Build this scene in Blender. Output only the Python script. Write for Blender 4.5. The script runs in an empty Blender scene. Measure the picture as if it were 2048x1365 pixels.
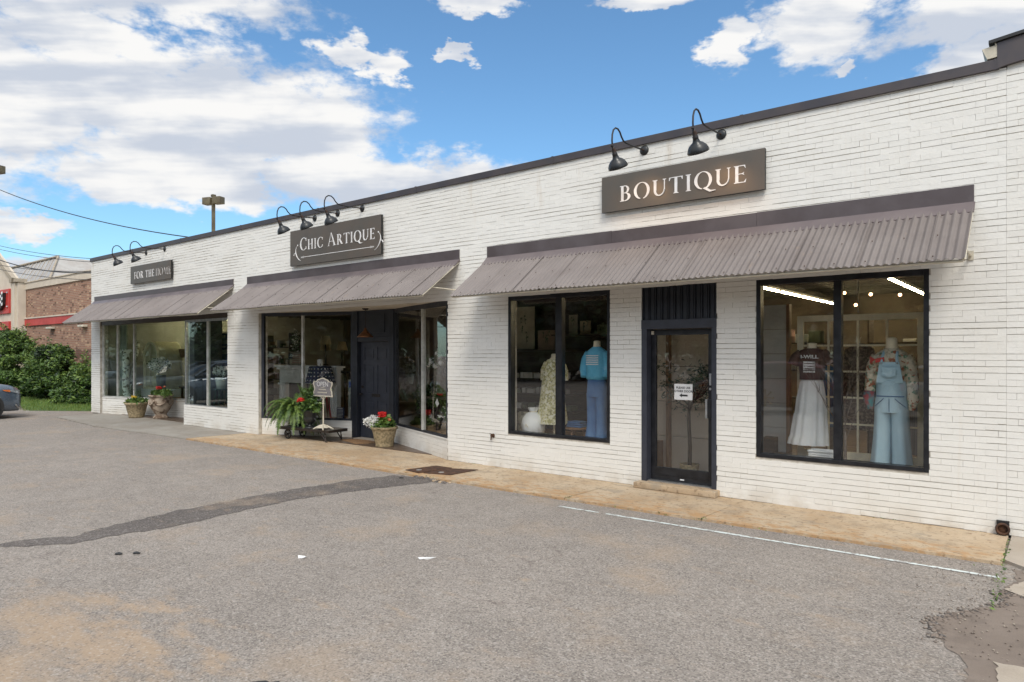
import bpy, math, random
import numpy as np
from mathutils import Vector, Matrix
R = math.radians
random.seed(7); rng = np.random.default_rng(7)
sc = bpy.context.scene
col = sc.collection

# ------------------------------------------------------------------ camera
cd = bpy.data.cameras.new("camera"); cam = bpy.data.objects.new("camera", cd); col.objects.link(cam)
cam.location = (0, -8.82, 1.9); cam.rotation_euler = (R(90), 0, R(38.58))
cd.lens = 24; cd.sensor_width = 36; cd.shift_y = 0.01245; cd.clip_end = 3000; cd.clip_start = .05
sc.camera = cam
sc.view_settings.view_transform = 'Standard'; sc.view_settings.look = 'None'
sc.view_settings.exposure = 0.34; sc.view_settings.gamma = 1
sc.cycles.max_bounces = 8; sc.cycles.transparent_max_bounces = 16
sc.cycles.use_denoising = True

# ------------------------------------------------------------------ node helper
class NT:
    def __init__(s, tree): s.t = tree; s.n = tree.nodes; s.l = tree.links
    def set(s, sock, v):
        if hasattr(v, 'is_output') or isinstance(v, bpy.types.NodeSocket): s.l.new(v, sock)
        elif isinstance(v, (tuple, list)) and len(v) == 3 and sock.type == 'RGBA': sock.default_value = (*v, 1)
        else: sock.default_value = v
    def m(s, op, a, b=0.0, c=0.0, clamp=False):
        x = s.n.new('ShaderNodeMath'); x.operation = op; x.use_clamp = clamp
        s.set(x.inputs[0], a); s.set(x.inputs[1], b)
        if len(x.inputs) > 2: s.set(x.inputs[2], c)
        return x.outputs[0]
    def mix(s, f, a, b, bt='MIX'):
        x = s.n.new('ShaderNodeMix'); x.data_type = 'RGBA'; x.blend_type = bt
        s.set(x.inputs[0], f); s.set(x.inputs[6], a); s.set(x.inputs[7], b); return x.outputs[2]
    def noise(s, vec, scale, detail=4, rough=.55, dist=0):
        x = s.n.new('ShaderNodeTexNoise'); s.l.new(vec, x.inputs['Vector'])
        x.inputs['Scale'].default_value = scale; x.inputs['Detail'].default_value = detail
        x.inputs['Roughness'].default_value = rough; x.inputs['Distortion'].default_value = dist
        return x.outputs[0]
    def voro(s, vec, scale, out='Distance', feature='F1'):
        x = s.n.new('ShaderNodeTexVoronoi'); s.l.new(vec, x.inputs['Vector']); x.feature = feature
        x.inputs['Scale'].default_value = scale; return x.outputs[out]
    def ss(s, v, a, b, c=0.0, d=1.0):
        x = s.n.new('ShaderNodeMapRange'); x.interpolation_type = 'SMOOTHSTEP'
        s.set(x.inputs[0], v); x.inputs[1].default_value = a; x.inputs[2].default_value = b
        x.inputs[3].default_value = c; x.inputs[4].default_value = d; return x.outputs[0]
    def scale(s, vec, xyz):
        x = s.n.new('ShaderNodeMapping'); s.l.new(vec, x.inputs[0]); x.inputs['Scale'].default_value = xyz; return x.outputs[0]

# ------------------------------------------------------------------ world: Nishita sky with cumulus banks
SUN_EL, SUN_AZ = 50, 140     # azimuth measured from +Y towards +X
w = bpy.data.worlds.new("World"); sc.world = w; w.use_nodes = True
g = NT(w.node_tree); g.n.clear()
sky = g.n.new('ShaderNodeTexSky'); sky.sky_type = 'NISHITA'; sky.sun_disc = False
sky.sun_elevation = R(SUN_EL); sky.sun_rotation = R(SUN_AZ); sky.air_density = 1.0; sky.dust_density = 0.6; sky.ozone_density = 1.6
tc = g.n.new('ShaderNodeTexCoord'); sp = g.n.new('ShaderNodeSeparateXYZ'); g.l.new(tc.outputs['Generated'], sp.inputs[0])
DX, DY, DZ = sp.outputs
az = g.m('MULTIPLY', g.m('ARCTAN2', DX, DY), 57.2958)
el = g.m('MULTIPLY', g.m('ARCSINE', DZ), 57.2958)
cb = g.n.new('ShaderNodeCombineXYZ'); g.l.new(az, cb.inputs[0]); g.l.new(g.m('MULTIPLY', el, 1.9), cb.inputs[1])
AE = cb.outputs[0]
n1 = g.noise(AE, .16, 7, .56); n2 = g.noise(AE, .045, 3, .5); n3 = g.noise(g.scale(AE, (1, 1, 1)), .55, 5, .6)
blobs = [(-60, 17.5, 14, 4.6), (-70, 25.5, 16, 2.6), (-62, 14.2, 16, 2.6), (-70, 21.5, 12, 2.4), (-66, 13.0, 14, 2.4), (-78, 16, 12, 6), (-66, 17.5, 11, 4.2), (-72, 18.2, 17, 4.6), (-62, 19.0, 9, 3.2), (-64, 15.3, 11, 3.2), (-49.0, 14.2, 13.0, 2.5), (-58, 17.6, 6, 2.6),
         (-76, 24.6, 14, 2.4), (-64, 26.3, 8, 1.6), (-51.5, 23.3, 3.0, 1.2), (-49.0, 22.4, 2.0, 1.6), (-43.6, 23.4, 1.7, .6), (-41.8, 27.3, 4, .9),
         (-20.8, 23.4, 2.6, 1.7), (-14, 24.3, 5.2, 3.4), (-4.5, 23.4, 8, 3.2), (-3.5, 19.8, 5, 2.6), (-12.7, 20.6, 1.1, .8),
         (-67.5, 12.2, 2.2, .5), (-73.8, 8.6, 4, 1.0), (-74, 5.0, 7, 1.6), (-28, 27.2, 5, .8)]
wa = g.noise(AE, .33, 4, .6); cb2 = g.n.new('ShaderNodeVectorMath'); cb2.operation = 'ADD'; g.l.new(AE, cb2.inputs[0]); cb2.inputs[1].default_value = (37, 91, 5); wb = g.noise(cb2.outputs[0], .33, 4, .6)
azw = g.m('ADD', az, g.m('MULTIPLY', g.m('SUBTRACT', wa, .5), 9.0)); elw = g.m('ADD', el, g.m('MULTIPLY', g.m('SUBTRACT', wb, .5), 4.5))
M = None
for a0, e0, ra, re in blobs:
    u = g.m('DIVIDE', g.m('SUBTRACT', azw, a0), ra); v = g.m('DIVIDE', g.m('SUBTRACT', elw, e0), re)
    d = g.m('SUBTRACT', 1.0, g.m('SQRT', g.m('ADD', g.m('MULTIPLY', u, u), g.m('MULTIPLY', v, v))))
    M = d if M is None else g.m('MAXIMUM', M, d)
M = g.m('ADD', g.m('MAXIMUM', M, -1.0), g.m('ADD', g.m('MULTIPLY', g.m('SUBTRACT', n1, .5), 1.6), g.m('MULTIPLY', g.m('SUBTRACT', n3, .5), .8)))
mask = g.ss(M, -.08, .46)
away = g.ss(g.m('ABSOLUTE', g.m('ADD', az, 40)), 52, 75)                       # the rest of the sky: broken cloud
n2b = g.m('ADD', n2, g.m('MULTIPLY', g.m('SUBTRACT', n1, .5), .5))
gen = g.m('MULTIPLY', g.ss(n2b, .36, .50), away)
high = g.m('MULTIPLY', g.ss(n2b, .36, .50), g.ss(el, 30, 40))
mask = g.m('MAXIMUM', mask, g.m('MAXIMUM', gen, high))
mask = g.m('MULTIPLY', mask, g.ss(el, .5, 4))
fwd = g.m('MAXIMUM', g.m('ADD', g.m('MULTIPLY', DX, -.62), g.m('MULTIPLY', DY, .78)), .08)    # cloud streets lying across the north-west
cb3 = g.n.new('ShaderNodeCombineXYZ'); g.l.new(g.m('MULTIPLY', az, .22), cb3.inputs[0]); g.l.new(g.m('MULTIPLY', g.m('DIVIDE', DZ, fwd), 60), cb3.inputs[1])
band = g.noise(cb3.outputs[0], .30, 4, .5)
shade = g.ss(g.m('ADD', g.m('MULTIPLY', band, 1.0), g.m('MULTIPLY', g.m('SUBTRACT', n1, .5), .35)), .38, .60)
ccol = g.mix(shade, (5.5, 6.0, 6.9), (8.9, 8.85, 8.75))
dsun = g.n.new('ShaderNodeVectorMath'); dsun.operation = 'DOT_PRODUCT'; g.l.new(tc.outputs['Generated'], dsun.inputs[0])
dsun.inputs[1].default_value = (math.sin(R(SUN_AZ)) * math.cos(R(SUN_EL)), math.cos(R(SUN_AZ)) * math.cos(R(SUN_EL)), math.sin(R(SUN_EL)))
glow = g.m('ADD', 1.0, g.m('MULTIPLY', g.ss(dsun.outputs['Value'],   .35, 1.0), 1.3))    # unseen cloud near the sun brightened as added fill on the shop front
vm = g.n.new('ShaderNodeVectorMath'); vm.operation = 'SCALE'; g.l.new(ccol, vm.inputs[0]); g.l.new(glow, vm.inputs['Scale']); ccol = vm.outputs[0]
SKYF = g.mix(1.0, sky.outputs[0], (1.10, 1.50, 1.66), 'MULTIPLY')
skyc = g.mix(mask, SKYF, ccol)
bg = g.n.new('ShaderNodeBackground'); g.l.new(skyc, bg.inputs[0]); bg.inputs[1].default_value = 0.085
wo = g.n.new('ShaderNodeOutputWorld'); g.l.new(bg.outputs[0], wo.inputs[0])

# ------------------------------------------------------------------ sun (behind thin cloud: soft)
ld = bpy.data.lights.new("sun", 'SUN'); ld.energy = 1.7; ld.angle = R(20); ld.color = (1, .925, .82)
so = bpy.data.objects.new("sun", ld); col.objects.link(so)
sdir = Vector((math.sin(R(SUN_AZ)) * math.cos(R(SUN_EL)), math.cos(R(SUN_AZ)) * math.cos(R(SUN_EL)), math.sin(R(SUN_EL))))
so.rotation_euler = sdir.to_track_quat('Z', 'Y').to_euler(); so.location = (0, 0, 30)

# ------------------------------------------------------------------ materials
def newmat(name):
    m = bpy.data.materials.new(name); m.use_nodes = True; g = NT(m.node_tree)
    b = g.n['Principled BSDF']; t = g.n.new('ShaderNodeTexCoord'); return m, g, b, t.outputs['Object']
def bump(g, b, h, strength=.3, dist=.01):
    x = g.n.new('ShaderNodeBump'); x.inputs['Strength'].default_value = strength; x.inputs['Distance'].default_value = dist
    g.l.new(h, x.inputs['Height']); g.l.new(x.outputs[0], b.inputs['Normal'])
def pbr(name, c, rough=.6, metal=0, c2=None, var=.12, scale=6, bs=0, bscale=60, spec=.5, thr=(.35, .65), detail=5, stretch=None):
    m, g, b, o = newmat(name)
    v = g.scale(o, stretch) if stretch else o
    if c2 is None: c2 = tuple(x * (1 - var) for x in c); c = tuple(min(1, x * (1 + var * .5)) for x in c)
    f = g.ss(g.noise(v, scale, detail, .6), *thr)
    g.set(b.inputs['Base Color'], g.mix(f, c, c2))
    g.set(b.inputs['Roughness'], g.m('ADD', rough - .05, g.m('MULTIPLY', f, .1)))
    b.inputs['Metallic'].default_value = metal; b.inputs['Specular IOR Level'].default_value = spec
    if bs: bump(g, b, g.noise(v, bscale, 3, .6), bs, .004)
    return m
def emis(name, c, s):
    m = bpy.data.materials.new(name); m.use_nodes = True; g = NT(m.node_tree); g.n.remove(g.n['Principled BSDF'])
    e = g.n.new('ShaderNodeEmission'); e.inputs[0].default_value = (*c, 1); e.inputs[1].default_value = s
    g.l.new(e.outputs[0], g.n['Material Output'].inputs[0]); return m
def glassmat(name, tint, k=1.6):
    m = bpy.data.materials.new(name); m.use_nodes = True; g = NT(m.node_tree); g.n.remove(g.n['Principled BSDF'])
    ge = g.n.new('ShaderNodeNewGeometry'); dp = g.n.new('ShaderNodeVectorMath'); dp.operation = 'DOT_PRODUCT'
    g.l.new(ge.outputs['Normal'], dp.inputs[0]); g.l.new(ge.outputs['Incoming'], dp.inputs[1])
    ca = g.m('ABSOLUTE', dp.outputs['Value'])
    f = g.m('ADD', .04, g.m('MULTIPLY', .96, g.m('POWER', g.m('SUBTRACT', 1.0, ca), 5.0)))
    f = g.m('MULTIPLY', f, k, clamp=True)
    tr = g.n.new('ShaderNodeBsdfTransparent'); tr.inputs[0].default_value = (*tint, 1)
    gl = g.n.new('ShaderNodeBsdfGlossy'); gl.inputs['Roughness'].default_value = 0.0
    tx = g.n.new('ShaderNodeTexCoord'); bp = g.n.new('ShaderNodeBump'); bp.inputs['Strength'].default_value = .12; bp.inputs['Distance'].default_value = .02
    g.l.new(g.noise(tx.outputs['Object'], .9, 1, .4), bp.inputs['Height']); g.l.new(bp.outputs[0], gl.inputs['Normal'])
    mx = g.n.new('ShaderNodeMixShader'); g.l.new(f, mx.inputs[0]); g.l.new(tr.outputs[0], mx.inputs[1]); g.l.new(gl.outputs[0], mx.inputs[2])
    g.l.new(mx.outputs[0], g.n['Material Output'].inputs[0]); return m

MT = {}
# painted brick
m, g, b, o = newmat("white_painted_brick")
big = g.ss(g.noise(o, .55, 5, .6), .40, .72); fine = g.noise(o, 26, 5, .65)
streak = g.ss(g.noise(g.scale(o, (9, 9, .35)), 1.0, 4, .6), .60, .80)
c = g.mix(g.m('MULTIPLY', big, .5), (.80, .785, .735), (.745, .72, .655))
c = g.mix(g.m('MULTIPLY', streak, .30), c, (.66, .57, .45))
c = g.mix(g.m('MULTIPLY', g.ss(fine, .60, .74), .30), c, (.55, .51, .44))
seps = g.n.new('ShaderNodeSeparateXYZ'); g.l.new(o, seps.inputs[0])
splash = g.m('MULTIPLY', g.ss(seps.outputs[2], .28, 0), g.ss(g.noise(o, 2.5, 5, .6), .38, .62))
c = g.mix(g.m('MULTIPLY', splash, .45), c, (.50, .43, .33))
g.set(b.inputs['Base Color'], c); b.inputs['Roughness'].default_value = .62
wn = g.n.new('ShaderNodeTexWhiteNoise'); wn.noise_dimensions = '3D'; sn = g.n.new('ShaderNodeVectorMath'); sn.operation = 'SNAP'; g.l.new(o, sn.inputs[0]); sn.inputs[1].default_value = (.203, 10, .0677); g.l.new(sn.outputs[0], wn.inputs['Vector'])
drip = g.m('MULTIPLY', g.ss(g.noise(g.scale(o, (3.5, 1, .5)), 1.0, 5, .6), .58, .70), g.ss(seps.outputs[2], 3.6, 4.85))
c = g.mix(g.m('MULTIPLY', drip, .28), c, (.50, .38, .24)); chips = g.ss(g.noise(o, 9, 6, .75), .71, .735); c = g.mix(g.m('MULTIPLY', chips, .75), c, (.42, .36, .29))
c = g.mix(g.m('MULTIPLY', wn.outputs[0], .10), c, (.58, .55, .49)); g.set(b.inputs['Base Color'], c)
bump(g, b, g.m('ADD', g.noise(o, 34, 4, .6), g.m('MULTIPLY', g.noise(o, 7, 2), 1.0)), .55, .006); MT['brick'] = m
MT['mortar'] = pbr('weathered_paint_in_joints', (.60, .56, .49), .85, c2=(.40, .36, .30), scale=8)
MT['smoothwhite'] = pbr("white_painted_masonry", (.76, .745, .70), .6, c2=(.66, .62, .55), scale=3, bs=.3, bscale=30, thr=(.45, .8))
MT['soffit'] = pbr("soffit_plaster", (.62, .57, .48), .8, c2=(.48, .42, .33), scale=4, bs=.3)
MT['coping'] = pbr("dark_coping_metal", (.058, .054, .062), .42, .3, c2=(.085, .072, .072), scale=2)
m, g, b, o = newmat("taupe_corrugated_steel")
fa = g.ss(g.noise(o, 1.3, 5, .6), .35, .7); st = g.ss(g.noise(g.scale(o, (11, .7, .7)), 1.0, 5, .65), .46, .70); ru = g.ss(g.noise(g.scale(o, (2.2, 1, 1)), 1.6, 6, .7), .63, .74)
c = g.mix(fa, (.228, .198, .183), (.185, .158, .146)); c = g.mix(g.m('MULTIPLY', st, .26), c, (.150, .128, .118)); c = g.mix(g.m('MULTIPLY', ru, .35), c, (.30, .215, .145))
g.set(b.inputs['Base Color'], c); b.inputs['Roughness'].default_value = .5; b.inputs['Metallic'].default_value = .2; MT['awn'] = m
MT['awnstrip'] = pbr("dark_flashing_steel", (.098, .078, .078), .42, .3, c2=(.125, .105, .108), scale=1.6)
MT['awnlip'] = pbr("flashing_lip_steel", (.20, .165, .162), .42, .25, c2=(.16, .13, .13), scale=1.6)
MT['rust'] = pbr("rusty_steel", (.10, .045, .022), .85, .1, c2=(.045, .024, .016), scale=14, bs=.5, bscale=50)
MT['cream'] = pbr("cream_painted_wood", (.60, .55, .44), .6, var=.15, bs=.1)
MT['black'] = pbr("black_window_frame", (.012, .013, .016), .35, .2, c2=(.022, .023, .027), scale=8)
MT['navy'] = pbr("slate_blue_paint", (.040, .045, .060), .42, c2=(.030, .033, .045), scale=5, bs=.1, bscale=20)
MT['navydk'] = pbr("dark_slate_paint", (.020, .024, .034), .45, c2=(.014, .017, .024), scale=5)
MT['alu'] = pbr("brushed_aluminium", (.52, .53, .53), .35, .8, c2=(.38, .39, .40), scale=12)
MT['whalu'] = pbr("weathered_white_frame", (.55, .55, .52), .5, .1, c2=(.38, .38, .35), scale=6)
MT['glass'] = glassmat("shop_glass", (.985, .99, .985), 1.6)
MT['glassg'] = glassmat("greenish_shop_glass", (.86, .92, .89), 1.7)
MT['signface'] = pbr("bronze_sign_metal", (.125, .112, .095), .45, .35, c2=(.145, .118, .095), scale=1.4, bs=.05, bscale=30)
MT['signedge'] = pbr("dark_sign_edge", (.030, .030, .028), .5, .4)
MT['letter'] = pbr("white_letter_paint", (.82, .81, .80), .5, c2=(.70, .68, .66), scale=6)
MT['lettershade'] = pbr("shaded_letter_paint", (.50, .48, .46), .7, c2=(.16, .15, .14), scale=9, thr=(.50, .62))  # shade inside the stencilled word HOME, painted as a patchy grey letter colour
MT['lampblk'] = pbr("black_lamp_enamel", (.022, .025, .027), .32, .3, c2=(.035, .036, .036), scale=10)
MT['lamprust'] = pbr("rusted_black_tube", (.028, .026, .026), .55, .4, c2=(.085, .040, .022), scale=7, thr=(.5, .68))
MT['wood_dk'] = pbr("dark_wood", (.05, .032, .02), .5, c2=(.03, .018, .012), scale=3, stretch=(1, 1, 12))
MT['wood'] = pbr("warm_wood", (.30, .17, .085), .5, c2=(.20, .105, .05), scale=3, stretch=(12, 1, 1))
MT['woodgrey'] = pbr("weathered_grey_wood", (.17, .155, .135), .75, c2=(.10, .085, .07), scale=4, stretch=(1, 10, 1), bs=.3)
MT['iron'] = pbr("dark_iron", (.035, .033, .032), .55, .6, c2=(.06, .045, .035), scale=12)
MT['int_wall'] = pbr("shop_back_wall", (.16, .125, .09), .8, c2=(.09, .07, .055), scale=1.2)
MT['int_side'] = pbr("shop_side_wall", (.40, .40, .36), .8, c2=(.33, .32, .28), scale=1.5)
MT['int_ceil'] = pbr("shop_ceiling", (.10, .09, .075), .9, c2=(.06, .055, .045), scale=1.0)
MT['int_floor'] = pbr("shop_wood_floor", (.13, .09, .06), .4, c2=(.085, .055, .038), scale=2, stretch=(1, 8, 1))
MT['tube'] = emis("fluorescent_light", (1, .82, .48), 60)
MT['bulb'] = emis("warm_bulb_light", (1, .55, .25), 12)
MT['stone'] = pbr("aged_stoneware", (.36, .28, .165), .85, c2=(.20, .16, .09), scale=20, bs=.7, bscale=35, thr=(.4, .62))
MT['stone2'] = pbr("weathered_cast_stone", (.42, .34, .26), .85, c2=(.13, .085, .055), scale=5, bs=.6, bscale=25, thr=(.42, .60))
MT['soil'] = pbr("potting_soil", (.03, .02, .014), .95, bs=.6)
for k, cc, c3 in (('leafA', (.095, .17, .032), (.06, .12, .022)), ('leafB', (.055, .11, .026), (.035, .075, .018)), ('leafC', (.17, .25, .045), (.11, .18, .035)), ('leafD', (.018, .040, .014), (.012, .028, .010)), ('leafY', (.20, .24, .05), (.12, .17, .035))):
    m, g, b, o = newmat("foliage_" + {'leafA': 'mid_green', 'leafB': 'deep_green', 'leafC': 'light_green', 'leafD': 'dark_green', 'leafY': 'yellow_green'}[k])
    g.set(b.inputs['Base Color'], g.mix(g.noise(o, 3, 3), cc, c3)); b.inputs['Roughness'].default_value = .5
    b.inputs['Subsurface Weight'].default_value = 0
    MT[k] = m
MT['bark'] = pbr("bark", (.09, .065, .045), .9, c2=(.045, .032, .024), scale=12, bs=.8, bscale=30)
MT['white_petal'] = pbr("white_petals", (.88, .88, .84), .6)
MT['red_petal'] = pbr("red_petals", (.62, .012, .010), .5)
MT['yellow_petal'] = pbr("yellow_petals", (.75, .48, .03), .5)
MT['orange_petal'] = pbr("coral_petals", (.65, .22, .10), .5)
MT['white_obj'] = pbr("white_painted_wood", (.82, .83, .80), .55, c2=(.76, .77, .74), scale=3)
MT['ivory'] = pbr("ivory_mannequin_cloth", (.80, .70, .50), .7)
MT['lampshade'] = pbr("parchment_lampshade", (.60, .50, .32), .8)

# tan stained concrete, asphalt, etc.
def concrete(name, c1, c2, c3, s=1.0):
    m, g, b, o = newmat(name)
    a = g.ss(g.noise(o, 1.1 * s, 6, .6), .36, .66); d = g.ss(g.noise(o, 3.2 * s, 6, .7), .48, .74); f = g.noise(o, 110, 3, .7)
    c = g.mix(a, c1, c2); c = g.mix(g.m('MULTIPLY', d, .7), c, c3)
    c = g.mix(g.m('MULTIPLY', g.ss(f, .40, .7), .35), c, tuple(x * .55 for x in c1))
    g.set(b.inputs['Base Color'], c); b.inputs['Roughness'].default_value = .85
    bump(g, b, f, .35, .004); return m
def tanmat():
    m = concrete("rust_stained_concrete", (.54, .43, .30), (.44, .31, .185), (.26, .195, .13)); g = NT(m.node_tree); b = g.n['Principled BSDF']; o = [n for n in g.n if n.type == 'TEX_COORD'][0].outputs['Object']
    src = b.inputs['Base Color'].links[0].from_socket; s = g.n.new('ShaderNodeSeparateXYZ'); g.l.new(o, s.inputs[0])
    nz = g.noise(g.scale(o, (1, 1.5, 1)), 5, 6, .7); e = g.m('ADD', g.ss(s.outputs[1], -.35, -1.25, 0, .17), nz)
    c = g.mix(g.m('MULTIPLY', g.ss(e, .60, .74), .8), src, (.43, .25, .11))
    c = g.mix(g.m('MULTIPLY', g.ss(g.noise(g.scale(o, (1, 2, 1)), 2.4, 6, .7), .53, .64), .65), c, (.30, .25, .19))
    c = g.mix(g.m('MULTIPLY', g.ss(g.noise(o, 16, 4, .7), .54, .66), .8), c, (.21, .14, .08))
    g.l.new(c, b.inputs['Base Color']); return m
MT['tan'] = tanmat()
MT['tan_old'] = concrete("rust_stained_concrete", (.46, .335, .205), (.38, .225, .105), (.30, .215, .135))
MT['greyc'] = concrete("grey_concrete", (.34, .315, .275), (.28, .25, .21), (.20, .17, .135))
MT['palec'] = concrete("pale_concrete", (.44, .38, .31), (.38, .32, .25), (.33, .28, .22))
MT['oldc'] = concrete("broken_old_paving", (.235, .19, .155), (.195, .155, .125), (.12, .095, .078), 1.6)
def asphalt(name, c1, c2, dirt=1.0):
    m, g, b, o = newmat(name)
    v1 = g.n.new('ShaderNodeTexVoronoi'); g.l.new(o, v1.inputs['Vector']); v1.inputs['Scale'].default_value = 95
    hsv = g.n.new('ShaderNodeSeparateColor'); g.l.new(v1.outputs['Color'], hsv.inputs[0]); agg = hsv.outputs[0]
    fine = g.noise(o, 60, 5, .75); lg = g.ss(g.noise(o, .35, 6, .6), .35, .68); md = g.ss(g.noise(o, 2.2, 6, .65), .38, .70)
    c = g.mix(lg, c1, c2)
    c = g.mix(g.m('MULTIPLY', md, .45), c, tuple(x * .74 for x in c1))
    c = g.mix(g.m('MULTIPLY', g.ss(g.noise(g.scale(o, (1, 2.2, 1)), 4.5, 5, .7), .50, .74), .5), c, tuple(x * .60 for x in c1))
    c = g.mix(g.m('MULTIPLY', g.ss(agg, .66, .98), .50), c, tuple(min(1, x * 1.7) for x in c1))
    c = g.mix(g.m('MULTIPLY', g.ss(agg, .34, .05), .62), c, tuple(x * .40 for x in c1))
    c = g.mix(g.m('MULTIPLY', g.ss(fine, .50, .75), .35), c, tuple(x * .5 for x in c1))
    # blown dirt: drifts of tan soil, heavier towards the road
    s2 = g.n.new('ShaderNodeSeparateXYZ'); g.l.new(o, s2.inputs[0])
    dx = g.m('DIVIDE', g.m('ADD', s2.outputs[0], 5.1), 1.9); dy = g.m('DIVIDE', g.m('ADD', s2.outputs[1], 7.3), 1.15)
    rad = g.m('SQRT', g.m('ADD', g.m('MULTIPLY', dx, dx), g.m('MULTIPLY', dy, dy)))
    near = g.ss(rad, 1.25, .35)
    dn = g.noise(g.scale(o, (1.2, 2.6, 1)), 1.6, 7, .68)
    dr = g.m('ADD', g.m('MULTIPLY', near, .20), dn)
    c = g.mix(g.m('MULTIPLY', g.ss(dr, .56, .80), .75 * dirt), c, (.41, .30, .20))
    c = g.mix(g.m('MULTIPLY', g.ss(g.noise(o, .9, 5, .6), .52, .70), .5 * dirt), c, (.37, .285, .205))
    ag2 = g.voro(o, 70, 'Color'); h2 = g.n.new('ShaderNodeSeparateColor'); g.l.new(ag2, h2.inputs[0])
    c = g.mix(g.m('MULTIPLY', g.ss(h2.outputs[1], .88, .95), .32), c, (.52, .49, .45)); c = g.mix(g.m('MULTIPLY', g.ss(h2.outputs[1], .10, .04), .34), c, (.06, .05, .05))
    wp = g.n.new('ShaderNodeVectorMath'); wp.operation = 'ADD'; nn = g.n.new('ShaderNodeTexNoise'); g.l.new(o, nn.inputs['Vector']); nn.inputs['Scale'].default_value = 2.5; nn.inputs['Detail'].default_value = 6
    sc3 = g.n.new('ShaderNodeVectorMath'); sc3.operation = 'SCALE'; g.l.new(nn.outputs['Color'], sc3.inputs[0]); sc3.inputs['Scale'].default_value = .9; g.l.new(o, wp.inputs[0]); g.l.new(sc3.outputs[0], wp.inputs[1])
    ed = g.voro(wp.outputs[0], .42, 'Distance', 'DISTANCE_TO_EDGE'); ck = g.m('MULTIPLY', g.ss(ed, .010, .002), g.ss(g.noise(o, .7, 3), .54, .66))
    c = g.mix(g.m('MULTIPLY', ck, .30), c, (.09, .06, .055))
    spk = g.voro(o, 4.2); c = g.mix(g.m('MULTIPLY', g.ss(spk, .030, .012), .8), c, (.03, .03, .03))
    g.set(b.inputs['Base Color'], c); b.inputs['Roughness'].default_value = .88; b.inputs['Specular IOR Level'].default_value = .25
    bump(g, b, g.m('ADD', agg, g.m('MULTIPLY', fine, 1.2)), .55, .006); return m
MT['asph'] = asphalt("worn_asphalt", (.278, .246, .215), (.326, .288, .250))
MT['asphdk'] = asphalt("dark_patch_asphalt", (.125, .110, .100), (.165, .145, .130), 1.0)
m, g, b, o = newmat("worn_white_line")
g.set(b.inputs['Base Color'], g.mix(g.ss(g.noise(o, 14, 6, .7), .50, .60), (.66, .71, .68), (.30, .27, .25))); b.inputs['Roughness'].default_value = .8; MT['line'] = m
# multicolour brown brick of the neighbour
def brickmat(name, ca, cb_, cm, mort=.012):
    m, g, b, o = newmat(name)
    s = g.n.new('ShaderNodeSeparateXYZ'); g.l.new(o, s.inputs[0]); cbn = g.n.new('ShaderNodeCombineXYZ')
    g.l.new(s.outputs[0], cbn.inputs[0]); g.l.new(s.outputs[2], cbn.inputs[1])
    t = g.n.new('ShaderNodeTexBrick'); g.l.new(cbn.outputs[0], t.inputs['Vector'])
    t.inputs['Color1'].default_value = (*ca, 1); t.inputs['Color2'].default_value = (*cb_, 1); t.inputs['Mortar'].default_value = (*cm, 1)
    t.inputs['Scale'].default_value = 1; t.inputs['Brick Width'].default_value = .21; t.inputs['Row Height'].default_value = .075
    t.inputs['Mortar Size'].default_value = mort; t.inputs['Bias'].default_value = -.1
    q = g.n.new('ShaderNodeTexWhiteNoise'); q.noise_dimensions = '2D'
    fl = g.n.new('ShaderNodeVectorMath'); fl.operation = 'SNAP'; g.l.new(cbn.outputs[0], fl.inputs[0]); fl.inputs[1].default_value = (.21, .075, 1)
    g.l.new(fl.outputs[0], q.inputs['Vector'])
    c = g.mix(g.ss(q.outputs[0], .80, .95), t.outputs[0], (.48, .32, .21)); c = g.mix(g.ss(q.outputs[0], .16, .05), c, (.16, .09, .06))
    g.set(b.inputs['Base Color'], c); b.inputs['Roughness'].default_value = .9
    bump(g, b, t.outputs['Fac'], -.5, .01); return m
MT['nbrick'] = brickmat("brown_mixed_brick", (.36, .17, .10), (.28, .14, .085), (.36, .28, .22))
MT['nbrickdk'] = brickmat("dark_red_lower_brick", (.20, .085, .055), (.16, .075, .05), (.19, .14, .11))
MT['block'] = brickmat("grey_block", (.16, .15, .14), (.20, .18, .165), (.10, .09, .085))
MT['stucco'] = pbr("beige_stucco", (.66, .58, .47), .85, c2=(.60, .52, .42), scale=2, bs=.2)
MT['stucco2'] = pbr("tan_stucco_trim", (.40, .34, .26), .85, bs=.2)
MT['redpaint'] = pbr("red_band_paint", (.56, .045, .035), .5, c2=(.48, .05, .04), scale=2)
MT['roofmetal'] = pbr("standing_seam_roof_metal", (.52, .50, .46), .45, .3, c2=(.44, .40, .36), scale=1.5)
MT['whitep'] = pbr("white_paint", (.75, .75, .74), .5)
MT['blackp'] = pbr("black_paint", (.02, .02, .02), .5)

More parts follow.
